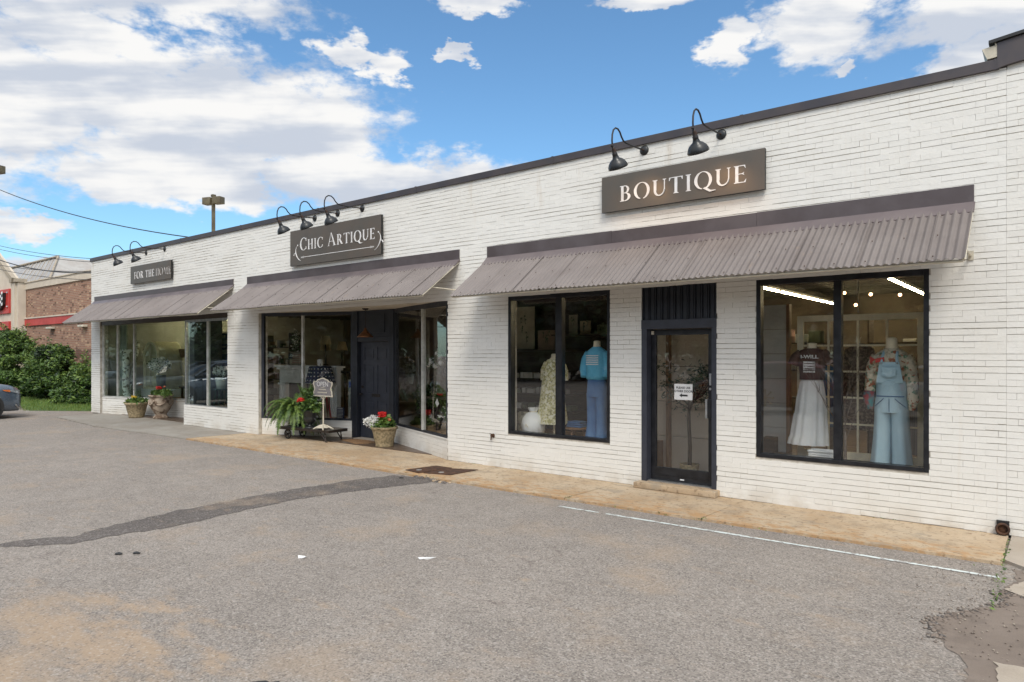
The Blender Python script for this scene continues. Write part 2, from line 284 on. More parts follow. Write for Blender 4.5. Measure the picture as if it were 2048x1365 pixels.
# ------------------------------------------------------------------ object helpers
WLOC = {}
def tag(o, label=None, cat=None, group=None, kind=None):
    if label: o['label'] = label
    if cat: o['category'] = cat
    if group: o['group'] = group
    if kind: o['kind'] = kind
    return o
def thing(name, label, cat, loc=(0, 0, 0), group=None, rz=0):
    o = bpy.data.objects.new(name, None); col.objects.link(o); o.location = loc; o.rotation_euler = (0, 0, rz)
    o.empty_display_size = .1; WLOC[o.name] = Vector(loc); return tag(o, label, cat, group)
def kids(o): return [c for c in bpy.data.objects if c.parent == o]
def copy_tree(o, parent=None, loc=None, label=None, rz=None):
    ch = kids(o); c = o.copy(); col.objects.link(c)
    if parent: c.parent = parent
    if loc is not None: c.location = loc
    if rz is not None: c.rotation_euler = (0, 0, rz)
    if label: c['label'] = label
    for k in ch: copy_tree(k, c)
    return c
class MB:
    """collects shapes in world coordinates; build() links them as ONE mesh"""
    def __init__(s, M=None): s.v = []; s.f = []; s.mi = []; s.M = M; s.cm = 0; s.sm = []; s.cs = False
    def add(s, vs, fs, m=None, smooth=None):
        n = len(s.v)
        if s.M is not None: vs = [tuple(s.M @ Vector(p)) for p in vs]
        s.v += [tuple(p) for p in vs]; s.f += [tuple(i + n for i in q) for q in fs]
        s.mi += [s.cm if m is None else m] * len(fs); s.sm += [s.cs if smooth is None else smooth] * len(fs); return s
    def box(s, x0, x1, y0, y1, z0, z1, m=None, bev=0):
        if x1 < x0: x0, x1 = x1, x0
        if y1 < y0: y0, y1 = y1, y0
        if z1 < z0: z0, z1 = z1, z0
        if bev <= 0:
            return s.add([(x0, y0, z0), (x1, y0, z0), (x1, y1, z0), (x0, y1, z0), (x0, y0, z1), (x1, y0, z1), (x1, y1, z1), (x0, y1, z1)],
                     [(0, 3, 2, 1), (4, 5, 6, 7), (0, 1, 5, 4), (1, 2, 6, 5), (2, 3, 7, 6), (3, 0, 4, 7)], m, False)
        b = min(bev, (x1 - x0) / 2.1, (y1 - y0) / 2.1, (z1 - z0) / 2.1); vs = []; 
        bm = __import__('bmesh').new(); import bmesh
        r = bmesh.ops.create_cube(bm, size=1)
        for q in bm.verts: q.co = Vector(((x0 + x1) / 2 + q.co.x * (x1 - x0), (y0 + y1) / 2 + q.co.y * (y1 - y0), (z0 + z1) / 2 + q.co.z * (z1 - z0)))
        bmesh.ops.bevel(bm, geom=bm.edges[:], offset=b, segments=2, affect='EDGES', profile=.6)
        bm.verts.index_update(); vs = [tuple(q.co) for q in bm.verts]; fs = [[q.index for q in f.verts] for f in bm.faces]; bm.free()
        return s.add(vs, fs, m, True if b > .01 else False)
    def prism(s, poly, fn, d, m=None):
        """poly: 2D list; fn(u,v,w)->xyz ; extruded w from 0 to d"""
        n = len(poly); vs = [fn(u, v, 0) for u, v in poly] + [fn(u, v, d) for u, v in poly]
        fs = [tuple(range(n - 1, -1, -1)), tuple(range(n, 2 * n))] + [(i, (i + 1) % n, n + (i + 1) % n, n + i) for i in range(n)]
        return s.add(vs, fs, m, False)
    def loft(s, rings, m=None, cap=True, smooth=True, closed=True):
        n = len(rings[0]); vs = [p for r in rings for p in r]; fs = []
        for i in range(len(rings) - 1):
            for j in range(n if closed else n - 1):
                k = (j + 1) % n; fs.append((i * n + j, i * n + k, (i + 1) * n + k, (i + 1) * n + j))
        s.add(vs, fs, m, smooth)
        if cap and closed:
            s.add([tuple(p) for p in rings[0]], [tuple(range(n - 1, -1, -1))], m, False)
            s.add([tuple(p) for p in rings[-1]], [tuple(range(n))], m, False)
        return s
    def lathe(s, prof, c=(0, 0, 0), n=24, m=None, cap=True, axis=None, wob=None):
        rings = []
        for r, z in prof:
            ring = []
            for k in range(n):
                a = 2 * math.pi * k / n; rr = r * (1 + (wob(a, z) if wob else 0)); ring.append(Vector((rr * math.cos(a), rr * math.sin(a), z)))
            rings.append(ring)
        if axis is not None:
            q = Vector((0, 0, 1)).rotation_difference(Vector(axis).normalized()); rings = [[q @ p for p in r] for r in rings]
        rings = [[p + Vector(c) for p in r] for r in rings]
        return s.loft(rings, m, cap)
    def cyl(s, p0, p1, r0, r1=None, n=12, m=None):
        return s.tube([p0, p1], [r0, r0 if r1 is None else r1], n, m)
    def tube(s, pts, r, n=8, m=None, cap=True, sq=None):
        pts = [Vector(p) for p in pts]; rs = r if isinstance(r, (list, tuple)) else [r] * len(pts)
        rings = []; up = None
        for i, p in enumerate(pts):
            t = (pts[min(i + 1, len(pts) - 1)] - pts[max(i - 1, 0)])
            t = t.normalized() if t.length > 1e-9 else Vector((0, 0, 1))
            if up is None:
                up = Vector((0, 0, 1)) if abs(t.z) < .9 else Vector((1, 0, 0))
            x = t.cross(up).normalized(); y = x.cross(t).normalized(); up = y
            rings.append([p + (x * math.cos(2 * math.pi * k / n) + y * math.sin(2 * math.pi * k / n)) * rs[i] for k in range(n)])
        return s.loft(rings, m, cap)
    def ball(s, c, r, m=None, n=10, sx=1, sy=1, sz=1):
        k = n // 2 + 1; rings = []
        for i in range(k + 1):
            a = math.pi * (i + .02) / (k + .04) - math.pi / 2
            rings.append([(c[0] + r * sx * math.cos(a) * math.cos(2 * math.pi * j / n), c[1] + r * sy * math.cos(a) * math.sin(2 * math.pi * j / n), c[2] + r * sz * math.sin(a)) for j in range(n)])
        return s.loft(rings, m, True)
    def build(s, name, mats, parent=None, label=None, kind=None):
        me = bpy.data.meshes.new(name); off = Vector((0, 0, 0))
        if parent is not None: off = WLOC[parent.name]
        V = [(p[0] - off.x, p[1] - off.y, p[2] - off.z) for p in s.v] if off.length > 0 else s.v
        me.from_pydata(V, [], s.f)
        if not isinstance(mats, (list, tuple)): mats = [mats]
        for mm in mats: me.materials.append(MT[mm] if isinstance(mm, str) else mm)
        me.polygons.foreach_set('material_index', s.mi); me.polygons.foreach_set('use_smooth', s.sm); me.update()
        o = bpy.data.objects.new(name, me); col.objects.link(o); WLOC[o.name] = off.copy()
        if parent is not None: o.parent = parent
        tag(o, label, None, None, kind); return o
def struct(name, mb, mats): return tag(mb.build(name, mats), kind='structure')
def single(name, mb, mats, label, cat, group=None): return tag(mb.build(name, mats), label, cat, group)
def frameM(ax, ay, bx, by):
    """local u along a->b, v = inward (away from the street), w up, origin a"""
    u = Vector((bx - ax, by - ay, 0)); L = u.length; u.normalize(); v = Vector((-u.y, u.x, 0))
    return Matrix(((u.x, v.x, 0, ax), (u.y, v.y, 0, ay), (0, 0, 1, 0), (0, 0, 0, 1))), L
def text_polys(txt, size, align='CENTER', bold=0):
    cu = bpy.data.curves.new('t', 'FONT'); cu.body = txt; cu.size = size; cu.align_x = align; cu.offset = bold
    o = bpy.data.objects.new('t', cu); col.objects.link(o); dg = bpy.context.evaluated_depsgraph_get(); dg.update()
    ev = o.evaluated_get(dg); me = ev.to_mesh(); vs = [(v.co.x, v.co.y) for v in me.vertices]; fs = [tuple(p.vertices) for p in me.polygons]
    ev.to_mesh_clear(); bpy.data.objects.remove(o); bpy.data.curves.remove(cu); return vs, fs
def put_text(mb, txt, size, fn, m=None, bold=0, sx=1, align='CENTER'):
    vs, fs = text_polys(txt, size, align, bold); mb.add([fn(u * sx, v, 0) for u, v in vs], fs, m, False)

# ------------------------------------------------------------------ leaves
def leaves(mb, P, size, mats_n, up=.4, asp=.45, out=None, droop=0):
    """P: (n,3) points; adds a folded leaf at each"""
    n = len(P); D = rng.normal(size=(n, 3)); D[:, 2] = D[:, 2] * .6 - droop
    D /= np.linalg.norm(D, axis=1)[:, None]
    N = rng.normal(size=(n, 3)) * .8; N[:, 2] += up
    if out is not None: N += out * .8
    W = np.cross(D, N); W /= np.maximum(np.linalg.norm(W, axis=1), 1e-6)[:, None]
    N = np.cross(W, D)
    S = size * rng.uniform(.6, 1.3, n)[:, None]
    a = P; b_ = P + D * S * .5 + W * S * asp * .5 + N * S * .08; c = P + D * S; d = P + D * S * .5 - W * S * asp * .5 + N * S * .08
    base = len(mb.v); V = np.stack([a, b_, c, d], 1).reshape(-1, 3)
    if mb.M is not None: V = (np.array(mb.M)[:3, :3] @ V.T).T + np.array(mb.M)[:3, 3]
    mb.v += [tuple(p) for p in V.tolist()]
    for i in range(n):
        k = base + i * 4; mb.f.append((k, k + 1, k + 2)); mb.f.append((k, k + 2, k + 3))
        q = int(mats_n[i % len(mats_n)]) if hasattr(mats_n, '__len__') else 0
        mb.mi += [q, q]; mb.sm += [False, False]
def blobpts(c, r, n, shell=.6):
    d = rng.normal(size=(n, 3)); d /= np.linalg.norm(d, axis=1)[:, None]
    rr = rng.uniform(shell, 1, n) ** .5
    return np.array(c) + d * rr[:, None] * np.array(r), d
def foliage(clumps, per, size, nm=3, asp=.45, shell=.35, weights=None, droop=0):
    mb = MB()
    for (c, r) in clumps:
        P, d = blobpts(c, r, per, shell); t = rng.integers(0, 100)
        ms = rng.choice(nm, per, p=weights) if weights is not None else rng.integers(0, nm, per)
        if t < 35: ms = np.where(rng.random(per) < .6, rng.integers(0, nm), ms)
        leaves(mb, P, size, ms, out=d, asp=asp, droop=droop)
    return mb

# ================================================================== GROUND
mb = MB(); mb.add([(-400, -400, -.03), (400, -400, -.03), (400, 400, -.03), (-400, 400, -.03)], [(0, 1, 2, 3)]); struct('parking_lot', mb, 'asph')
def sheet(name, poly, z, mats, jit=0, sub=0, thick=0.0, kind='structure'):
    pts = []
    for i in range(len(poly)):
        a = Vector(poly[i]); b = Vector(poly[(i + 1) % len(poly)]); k = max(1, int((b - a).length / sub)) if sub else 1
        for j in range(k):
            p = a.lerp(b, j / k)
            if jit: p = p + Vector((random.uniform(-jit, jit), random.uniform(-jit, jit)))
            pts.append((p.x, p.y))
    mb = MB()
    if thick: mb.prism(pts, lambda u, v, w: (u, v, z - thick + w), thick)
    else: mb.add([(x, y, z) for x, y in pts], [tuple(range(len(pts)))])
    return struct(name, mb, mats) if kind else mb
# dark repair strip running from the road to the cover plates
L = [(-8.41, -6.8), (-8.32, -6.4), (-8.13, -6.05), (-8.24, -5.77), (-8.44, -4.86), (-8.48, -3.84), (-8.48, -3.06), (-8.39, -2.25), (-8.21, -1.5), (-7.26, -1.29), (-7.5, -2.04), (-7.72, -2.77), (-7.87, -3.48), (-7.82, -4.23), (-7.71, -5.2), (-7.82, -5.93), (-7.79, -6.17), (-8.06, -6.48), (-8.33, -6.82)]
sheet('asphalt_patch', L, -.026, 'asphdk', .035, .07)
# sidewalk: tan stained slabs, grey slabs at the left
def slab(name, poly, mats): return sheet(name, poly, 0.0, mats, .006, .25, .10)
slab('sidewalk', [(-7.30, 1.3), (-7.33, -1.40), (-5.075, -1.37), (-5.035, -.03), (-5.03, 1.3)], 'tan')
slab('sidewalk', [(-5.02, .5), (-5.05, -1.37), (-3.22, -1.30), (-3.155, -.03), (-3.15, .5)], 'tan')
slab('sidewalk', [(-3.14, .4), (-3.205, -1.30), (-.385, -1.17), (-.40, .4)], 'tan')
slab('sidewalk', [(-15.05, 1.6), (-15.28, -1.40), (-7.345, -1.40), (-7.31, 1.6)], 'tan')
slab('sidewalk', [(-19.6, 1.8), (-19.9, -1.62), (-15.30, -1.40), (-15.06, 1.8)], 'greyc')
slab('sidewalk', [(-24.45, 1.8), (-23.55, -1.30), (-19.92, -1.60), (-19.62, 1.8)], 'greyc')
slab('sidewalk', [(-.372, .3), (-.375, -1.06), (-.15, -1.30), (5, -1.30), (5, .3)], 'palec')
# broken old paving at the lower right
sheet('broken_paving', [(-.30, -1.28), (-.27, -1.60), (-.36, -2.05), (-.30, -2.30), (-.55, -2.75), (-.70, -3.10), (-.62, -3.40), (-.44, -3.75), (-.40, -4.5), (-.9, -6.2), (4, -6.2), (4, -1.28)], -.026, 'oldc', .022, .05)
sheet('broken_paving', [(-.16, -1.42), (-.33, -1.98), (-.1, -2.15), (1.2, -2.1), (1.2, -1.42)], -.018, 'palec', .014, .04)
sheet('broken_paving', [(-.30, -3.62), (-.26, -3.9), (-.40, -4.6), (1.5, -4.6), (1.5, -3.5)], -.020, 'palec', .016, .05)
# worn painted line
mb = MB(); x = -4.92
while x < -.34:
    w_ = random.uniform(.02, .12)
    if random.random() < .95:
        y = -1.70 + .02 * (x + 4.9); t = random.uniform(.019, .029)
        mb.add([(x, y - t, -.025), (x + w_, y - t + random.uniform(-.004, .004), -.025), (x + w_, y + t, -.025), (x, y + t + random.uniform(-.004, .004), -.025)], [(0, 1, 2, 3)])
    x += w_
struct('painted_line', mb, 'line')
# aggregate crumbs scattered over the asphalt
mb = MB()
for i in range(1500):
    x, y = (random.uniform(-17, 0.5), random.uniform(-7.6, -1.7)) if i > 300 else (random.gauss(-.45, .25), random.uniform(-3.6, -1.2))
    r = random.uniform(.002, .0055) * (1.6 if i <= 300 else 1)
    mb.ball((x, y, -.022 + r * .3), r, n=5, sz=.6, m=random.choice((0, 1, 1, 2)))
tag(mb.build('gravel', ['palec', 'oldc', 'oldc']), kind='stuff')
mb = MB()
for (x0, y0), (x1, y1), n_ in (((-.36, -2.05), (-.30, -2.30), 25), ((-.55, -2.75), (-.70, -3.10), 90), ((-.70, -3.10), (-.62, -3.40), 70), ((-.30, -2.30), (-.55, -2.75), 60), ((-.33, -1.98), (0, -2.15), 90)):
    for k in range(n_):
        t = random.random(); r = random.uniform(.004, .017); mb.ball((x0 + (x1 - x0) * t + random.gauss(0, .035), y0 + (y1 - y0) * t + random.gauss(0, .035), -.024), r, n=6, sz=random.uniform(.2, .5), m=random.choice((0, 1, 1)))
tag(mb.build('asphalt_crumbs', ['asphdk', 'oldc']), kind='stuff')
# grass verge at the left and weeds along the joints
mb = MB()
mb.add([(-42, -.9, -.024), (-31.4, -.25, -.024), (-27.2, -.95, -.024), (-25.3, .3, -.024), (-25.3, 3.4, -.024), (-42, 3.4, -.024)], [(0, 1, 2, 3, 4, 5)], 3)
def blade(x, y, z, h, m):
    a = random.uniform(0, 6.28); dx, dy = math.cos(a) * .008, math.sin(a) * .008; l = random.uniform(-.5, .5) * h
    mb.add([(x - dx, y - dy, z), (x + dx, y + dy, z), (x + l * dy * 60, y + l, z + h)], [(0, 1, 2)], m)
for i in range(9000):
    x = random.uniform(-40, -25.4); y = random.uniform(-1.1, 1.7)
    if x > -27.2 and y < -.95 + (x + 27.2) * .66: continue
    blade(x, y, -.03, random.uniform(.04, .12), random.choice((0, 1, 2, 2)))
tag(mb.build('grass', ['leafA', 'leafC', 'leafY', 'leafA']), kind='stuff')
mb = MB()
for i in range(260):
    t = random.random()
    if i < 110: x, y = -.378 + random.uniform(-.02, .02), random.uniform(-2.6, -.2)
    elif i < 150: x, y = random.choice((-3.2, -5.05)) + random.uniform(-.03, .03), random.uniform(-1.36, -1.2)
    else: x, y = random.uniform(-8.4, -.5), random.choice((-.012, -1.385)) + random.uniform(-.01, .01)
    leaves(mb, np.array([[x, y, .0]]), random.uniform(.015, .04), [random.randint(0, 2)])
tag(mb.build('weeds', ['leafA', 'leafC', 'leafB']), kind='stuff')

# ================================================================== BRICKWORK
COURSE = .0677
from mathutils import noise as mnoise
def brick_panel(mb, length, z0, z1, holes, thick=.24, gap=.0085, rel=.011, u0=0.0, M=None, seed=1, far=-1):
    """bricks in front of a backing; local u (length), v (into the wall), w up. holes: (u0,u1,z0,z1)"""
    rr = random.Random(seed); old = mb.M; mb.M = M
    us = sorted({u0, length} | {h[0] for h in holes} | {h[1] for h in holes}); us = [u for u in us if u0 <= u <= length]
    for a, b in zip(us[:-1], us[1:]):
        zs = [(z0, z1)]
        for h in holes:
            if h[0] <= a + 1e-6 and h[1] >= b - 1e-6:
                nz = []
                for q0, q1 in zs:
                    if h[3] <= q0 or h[2] >= q1: nz.append((q0, q1)); continue
                    if h[2] > q0: nz.append((q0, h[2]))
                    if h[3] < q1: nz.append((h[3], q1))
                zs = nz
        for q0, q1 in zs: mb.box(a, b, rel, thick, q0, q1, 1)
    k = 0; z = z0
    while z < z1 - .01:
        zt = min(z + COURSE, z1); zm = (z + zt) / 2
        cuts = [(h[0], h[1]) for h in holes if h[2] < zm < h[3]]
        u = u0 - (.1 if k % 2 else 0) - rr.uniform(0, .02)
        while u < length:
            e = u + .203
            segs = [(max(u, u0), min(e, length))]
            for c0, c1 in cuts:
                ns = []
                for s0, s1 in segs:
                    if c1 <= s0 or c0 >= s1: ns.append((s0, s1)); continue
                    if c0 > s0: ns.append((s0, c0))
                    if c1 < s1: ns.append((c1, s1))
                segs = ns
            for s0, s1 in segs:
                if s1 - s0 < .015: continue
                nz = mnoise.noise((s0 * .8, z * 5.3, seed)) + .5 * mnoise.noise((s0 * 3.1, z * 15, seed + 9)); gg = gap * max(.06, min(1.35, .62 + 1.5 * nz + rr.uniform(-.15, .15))) * (1.75 if u < far else 1); hg = .0042 * rr.uniform(.3, 1) * (.12 if rr.random() < .62 else .9)
                p = rr.gauss(0, .0010); t1 = rr.gauss(0, .0010); t2 = rr.gauss(0, .0010)
                a0, a1 = s0 + hg / 2, s1 - hg / 2; b0 = z + gg; b1 = zt
                if s0 <= u0 + .001 or any(abs(s0 - c[1]) < .001 for c in cuts): a0 = s0
                if s1 >= length - .001 or any(abs(s1 - c[0]) < .001 for c in cuts): a1 = s1
                j = lambda q: rr.gauss(0, q)
                V = [(a0, p + t1, b0 + j(.0012)), (a1, p + t2, b0 + j(.0012)), (a1, p + t2 + j(.0008), b1 - .0006), (a0, p + t1 + j(.0008), b1 - .0006),
                     (a0, rel + .001, b0), (a1, rel + .001, b0), (a1, rel + .001, b1), (a0, rel + .001, b1)]
                mb.add(V, [(0, 1, 2, 3), (0, 4, 5, 1), (1, 5, 6, 2), (3, 2, 6, 7), (0, 3, 7, 4)], 0, False)
            u = e
        z = zt; k += 1
    mb.M = old

# ================================================================== THE SHOP BUILDING
bld = thing('shop_building', 'long low white painted brick shop row with dark coping, recessed entrances and large display windows', 'building', (-12, 0, 0))
XL, XR, H = -24.53, -.41, 4.97
holes = [(-3.022, -1.108, .575, 2.862), (-7.122, -5.177, .575, 2.868), (-4.658, -3.546, -1, 2.870), (-14.66, -8.51, -1, 2.86), (-23.85, -18.29, -1, 2.93), (-18.29, -16.05, .52, 2.93)]
holes = [(a - XL, b_ - XL, c, d) for a, b_, c, d in holes]
mb = MB(); M0, _ = frameM(XL, 0, XR, 0)
brick_panel(mb, XR - XL, 0, 4.90, holes, M=M0, seed=3, far=9.2, rel=.012, gap=.0072)
# slanted stall-risers and bay return
M1, L1 = frameM(-23.72, .03, -20.0, 1.0); brick_panel(mb, L1, 0, .50, [], .12, M=M1, seed=4, far=9)
M1b, L1b = frameM(-20.0, 1.0, -18.2, 1.0)
M2, L2 = frameM(-14.66, .10, -12.45, 1.0); M3, L3 = frameM(-11.05, 1.0, -8.53, .012)
for M_, L_ in ((M2, L2), (M3, L3)): brick_panel(mb, L_, 0, .36, [], .12, gap=.005, rel=.006, M=M_, seed=5)
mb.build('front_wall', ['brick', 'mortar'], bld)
mb = MB()   # piers' smooth returns, soffits and sills
for M_, L_, zt in ((M2, L2, .36), (M3, L3, .36), (M1, L1, .50)):
    mb = MB(M_); mb.box(0, L_, -.012, .13, zt, zt + .022); mb.build('stall_riser_sill', ['smoothwhite'], bld)
mb = MB(); mb.box(-14.655, -8.515, .245, 1.35, 2.862, 2.95); mb.build('entrance_soffit', ['soffit'], bld)
mb = MB(); mb.box(-23.84, -18.3, .245, 1.6, 2.932, 3.0); mb.build('entrance_soffit', ['soffit'], bld)
# outer shell
mb = MB(); mb.box(-24.53, -24.30, .245, 12, 0, 4.9); mb.box(-24.53, -.41, 12, 12.25, 0, 4.9); mb.build('outer_wall', ['smoothwhite'], bld)
mb = MB(); mb.box(-24.29, -.42, .245, 11.99, 4.55, 4.65); mb.build('roof', ['coping'], bld)
mb = MB(); xs = [XL - .03, -21.4, -18.4, -15.38, -12.3, -9.3, -6.2, -3.2, -.492]
for a, b_ in zip(xs[:-1], xs[1:]):
    mb.box(a + .002, b_ - .002, -.035 + random.uniform(-.002, .002), .26, 4.892 + random.uniform(-.003, .003), 5.0 + random.uniform(-.002, .002), bev=.004)
    mb.box(b_ - .02, b_ + .02, -.039, .262, 4.889, 5.004)
mb.build('coping', ['coping'], bld)
# dark header over the first shop's glass
mb = MB(); mb.box(-23.84, -16.06, .03, .20, 2.80, 2.926); mb.build('window_header', ['wood_dk'], bld)
# interior shell
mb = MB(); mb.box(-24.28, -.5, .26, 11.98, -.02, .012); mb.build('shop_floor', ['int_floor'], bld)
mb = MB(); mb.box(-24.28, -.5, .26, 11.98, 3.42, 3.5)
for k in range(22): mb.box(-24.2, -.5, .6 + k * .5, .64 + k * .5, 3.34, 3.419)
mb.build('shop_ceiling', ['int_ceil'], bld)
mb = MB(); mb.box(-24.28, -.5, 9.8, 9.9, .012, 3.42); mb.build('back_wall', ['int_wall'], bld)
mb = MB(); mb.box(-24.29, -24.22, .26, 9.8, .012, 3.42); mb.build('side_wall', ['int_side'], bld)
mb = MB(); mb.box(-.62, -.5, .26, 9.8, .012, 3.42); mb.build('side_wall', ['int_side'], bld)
def plat(mb): mb.build('display_platform', ['wood'], bld); return MB()
mb = MB()
mb.box(-7.6, -4.98, .26, 1.5, .012, .50, bev=.005); mb = plat(mb); mb.box(-3.3, -.75, .26, 1.55, .012, .50, bev=.005); mb = plat(mb)
mb.prism([(-14.9, .35), (-12.5, 1.12), (-12.5, 2.0), (-15.6, 2.0)], lambda u, v, w: (u, v, .012 + w), .33); mb = plat(mb)
mb.prism([(-11.0, 1.15), (-8.3, .28), (-8.0, 1.9), (-11.0, 1.9)], lambda u, v, w: (u, v, .012 + w), .33); mb = plat(mb)
mb.prism([(-24.2, .3), (-23.6, .25), (-20.0, 1.15), (-18.2, 1.15), (-18.2, .26), (-16.0, .26), (-16.0, 2.0), (-24.2, 2.2)], lambda u, v, w: (u, v, .012 + w), .46)
mb.build('display_platform', ['wood'], bld)

def window(x0, x1, z0, z1, mull, fw=.055, hd=.085, y=.055):
    f = MB(); f.box(x0, x0 + fw, .004, .13, z0, z1, bev=.004); f.box(x1 - fw, x1, .004, .13, z0, z1, bev=.004)
    f.box(x0 + fw, x1 - fw, .004, .13, z1 - hd, z1, bev=.004); f.box(x0 + fw, x1 - fw, .0, .13, z0, z0 + .05, bev=.004)
    fr = f.build('window_frame', ['black'], bld)
    mm = MB(); mm.box(mull[0], mull[1], .012, .12, z0 + .05, z1 - hd, bev=.004); mm.build('mullion', ['black'], fr)
    for a, b_ in ((x0 + fw, mull[0]), (mull[1], x1 - fw)):
        p = MB(); p.box(a - .004, b_ + .004, y, y + .006, z0 + .045, z1 - hd + .004); p.build('glass_pane', ['glass'], fr)
window(-3.022, -1.108, .575, 2.862, (-2.101, -2.012))
window(-7.122, -5.177, .575, 2.868, (-6.171, -6.055))
def sframe(M_, L_, z0, z1, cuts, fm, gm, name='window_frame', w=.045, hd=.06):
    f = MB(M_); f.box(0, w, .0, .07, z0, z1); f.box(L_ - w, L_, .0, .07, z0, z1); f.box(w, L_ - w, .0, .07, z0, z0 + .04); f.box(w, L_ - w, .0, .07, z1 - hd, z1)
    fr = f.build(name, [fm], bld); e = [w] + [c for c in cuts] + [L_ - w]
    for c in cuts:
        q = MB(M_); q.box(c - .02, c + .02, -.006, .076, z0 + .04, z1 - hd); q.build('mullion', ['whalu'], fr)
    for a, b_ in zip(e[:-1], e[1:]):
        p = MB(M_); p.box(a + .018, b_ - .018, .03, .036, z0 + .036, z1 - hd + .004); p.build('glass_pane', [gm], fr)
sframe(M1, L1, .524, 2.925, [L1 * .18, L1 * .375], 'whalu', 'glassg')
sframe(M2, L2, .384, 2.86, [L2 * .455], 'navydk', 'glass', hd=.075)
sframe(M3, L3, .384, 2.86, [L3 * .565], 'navydk', 'glass', hd=.09)
Mb, Lb = frameM(-18.29, .03, -16.05, .03); sframe(Mb, Lb, .522, 2.80, [Lb * .53], 'alu', 'glassg')
# white casing strip beside the slanted panes of the middle shop
mb = MB(M3); mb.box(-.10, -.005, -.01, .09, .0, 2.86); mb.build('corner_casing', ['whalu'], bld)
mb = MB(M2); mb.box(-.02, .055, -.02, .0, .384, 2.86); mb.build('corner_casing', ['navy'], bld)
# hidden-side recess of the first shop
mb = MB(); mb.box(-20.0, -18.3, 1.0, 1.08, 0, 2.93); mb.box(-18.285, -18.22, .25, 1.0, 0, 2.93); mb.build('recess_panel', ['navy'], bld)

# --- middle shop six-panel door, 1 m back in the recess
dr = thing('tmp', None, None); bpy.data.objects.remove(dr)
f = MB(); y0 = 1.0
f.box(-12.45, -12.26, y0 - .02, y0 + .14, 0, 2.86, bev=.006); f.box(-11.20, -11.05, y0 - .02, y0 + .14, 0, 2.86, bev=.006)
f.box(-12.26, -11.20, y0 + .01, y0 + .10, 2.27, 2.86); f.box(-12.26, -11.20, y0 - .01, y0 + .12, 2.17, 2.27, bev=.006)
f.box(-12.1, -11.36, y0 - .004, y0 + .01, 2.36, 2.78, bev=.004)
f.build('door_frame', ['navydk'], bld)
d = MB(); dx0, dx1 = -12.245, -11.215; yd = y0 + .075; W_ = dx1 - dx0
d.box(dx0, dx1, yd + .012, yd + .05, .03, 2.165)
st = .13; rails = [(.03, .24), (.86, 1.02), (1.66, 1.76), (2.05, 2.165)]
for a, b_ in rails: d.box(dx0 + st, dx1 - st, yd, yd + .02, a, b_)
d.box(dx0, dx0 + st, yd, yd + .02, .03, 2.165); d.box(dx1 - st, dx1, yd, yd + .02, .03, 2.165)
cx = (dx0 + dx1) / 2; 
for (a, b_) in ((.24, .86), (1.02, 1.66), (1.76, 2.05)):
    d.box(cx - .05, cx + .05, yd, yd + .02, a, b_)
    for u0, u1 in ((dx0 + st, cx - .05), (cx + .05, dx1 - st)): d.box(u0 + .04, u1 - .04, yd + .002, yd + .014, a + .04, b_ - .04, bev=.008)
door1 = d.build('door', ['navy'], bld, label='closed slate blue six-panel door in the recessed middle entrance')
q = MB(); q.box(cx - .13, cx + .13, yd - .012, yd, .95, 1.02, bev=.004); q.build('mail_slot', ['iron'], door1)
q = MB(); q.cyl((dx0 + .07, yd, 1.0), (dx0 + .07, yd - .045, 1.0), .012); q.ball((dx0 + .07, yd - .06, 1.0), .03); q.build('door_knob', ['iron'], door1)
q = MB(); q.cyl((dx0 + .07, yd, 1.16), (dx0 + .07, yd - .02, 1.16), .03, n=16); q.build('door_lock', ['iron'], door1)
q = MB(); q.box(-12.25, -11.2, .86, 1.09, .0, .028); q.build('threshold', ['palec'], bld)

# --- boutique glass door
f = MB()
f.box(-4.658, -4.575, -.004, .20, .05, 2.36, bev=.004); f.box(-3.615, -3.546, -.004, .20, .05, 2.36, bev=.004)
f.box(-4.66, -3.544, -.008, .20, 2.25, 2.38, bev=.004)
fr = f.build('door_frame', ['navy'], bld)
q = MB(); q.box(-4.656, -3.548, .03, .08, 2.381, 2.868)
k = 0; x = -4.645
while x < -3.56: q.box(x, x + .012, .005, .032, 2.381, 2.866); q.box(x + .03, x + .082, .018, .031, 2.381, 2.866, bev=.004); x += .098
q.build('transom_panel', ['navydk'], fr)
d = MB(); a0, a1 = -4.565, -3.625; yd = .12
d.box(a0, a0 + .075, yd, yd + .045, .10, 2.245, bev=.003); d.box(a1 - .085, a1, yd, yd + .045, .10, 2.245, bev=.003)
d.box(a0 + .075, a1 - .085, yd, yd + .045, 2.165, 2.245, bev=.003); d.box(a0 + .075, a1 - .085, yd, yd + .045, .10, .285, bev=.003)
d.box(a0 + .02, a1 - .02, yd - .006, yd, .175, .181)
door2 = d.build('door', ['black'], bld, label='closed black framed glass door of the boutique')
q = MB(); q.box(a0 + .072, a1 - .082, yd + .02, yd + .026, .28, 2.17); q.build('glass_pane', ['glass'], door2)
q = MB(); q.box(-3.735, -3.705, yd - .05, yd, 1.02, 1.28, bev=.004); q.build('pull_handle', ['alu'], door2)
q = MB(); q.box(-3.700, -3.655, yd - .035, yd, 1.02, 1.28, bev=.004); q.build('handle_plate', ['black'], door2)
q = MB(); q.box(-3.695, -3.665, yd - .008, yd, 1.47, 1.63, bev=.003); q.build('lock_plate', ['alu'], door2)
q = MB(); q.cyl((-3.68, yd, 1.42), (-3.68, yd - .012, 1.42), .017, n=14); q.build('lock_cylinder', ['alu'], door2)
q = MB(); q.box(-4.56, -4.52, yd - .012, yd, 2.175, 2.225); q.build('door_sensor', ['cream'], door2)
q = MB(); q.box(-4.12, -4.06, yd - .009, yd, .13, .145); q.build('kick_badge', ['whitep'], door2)
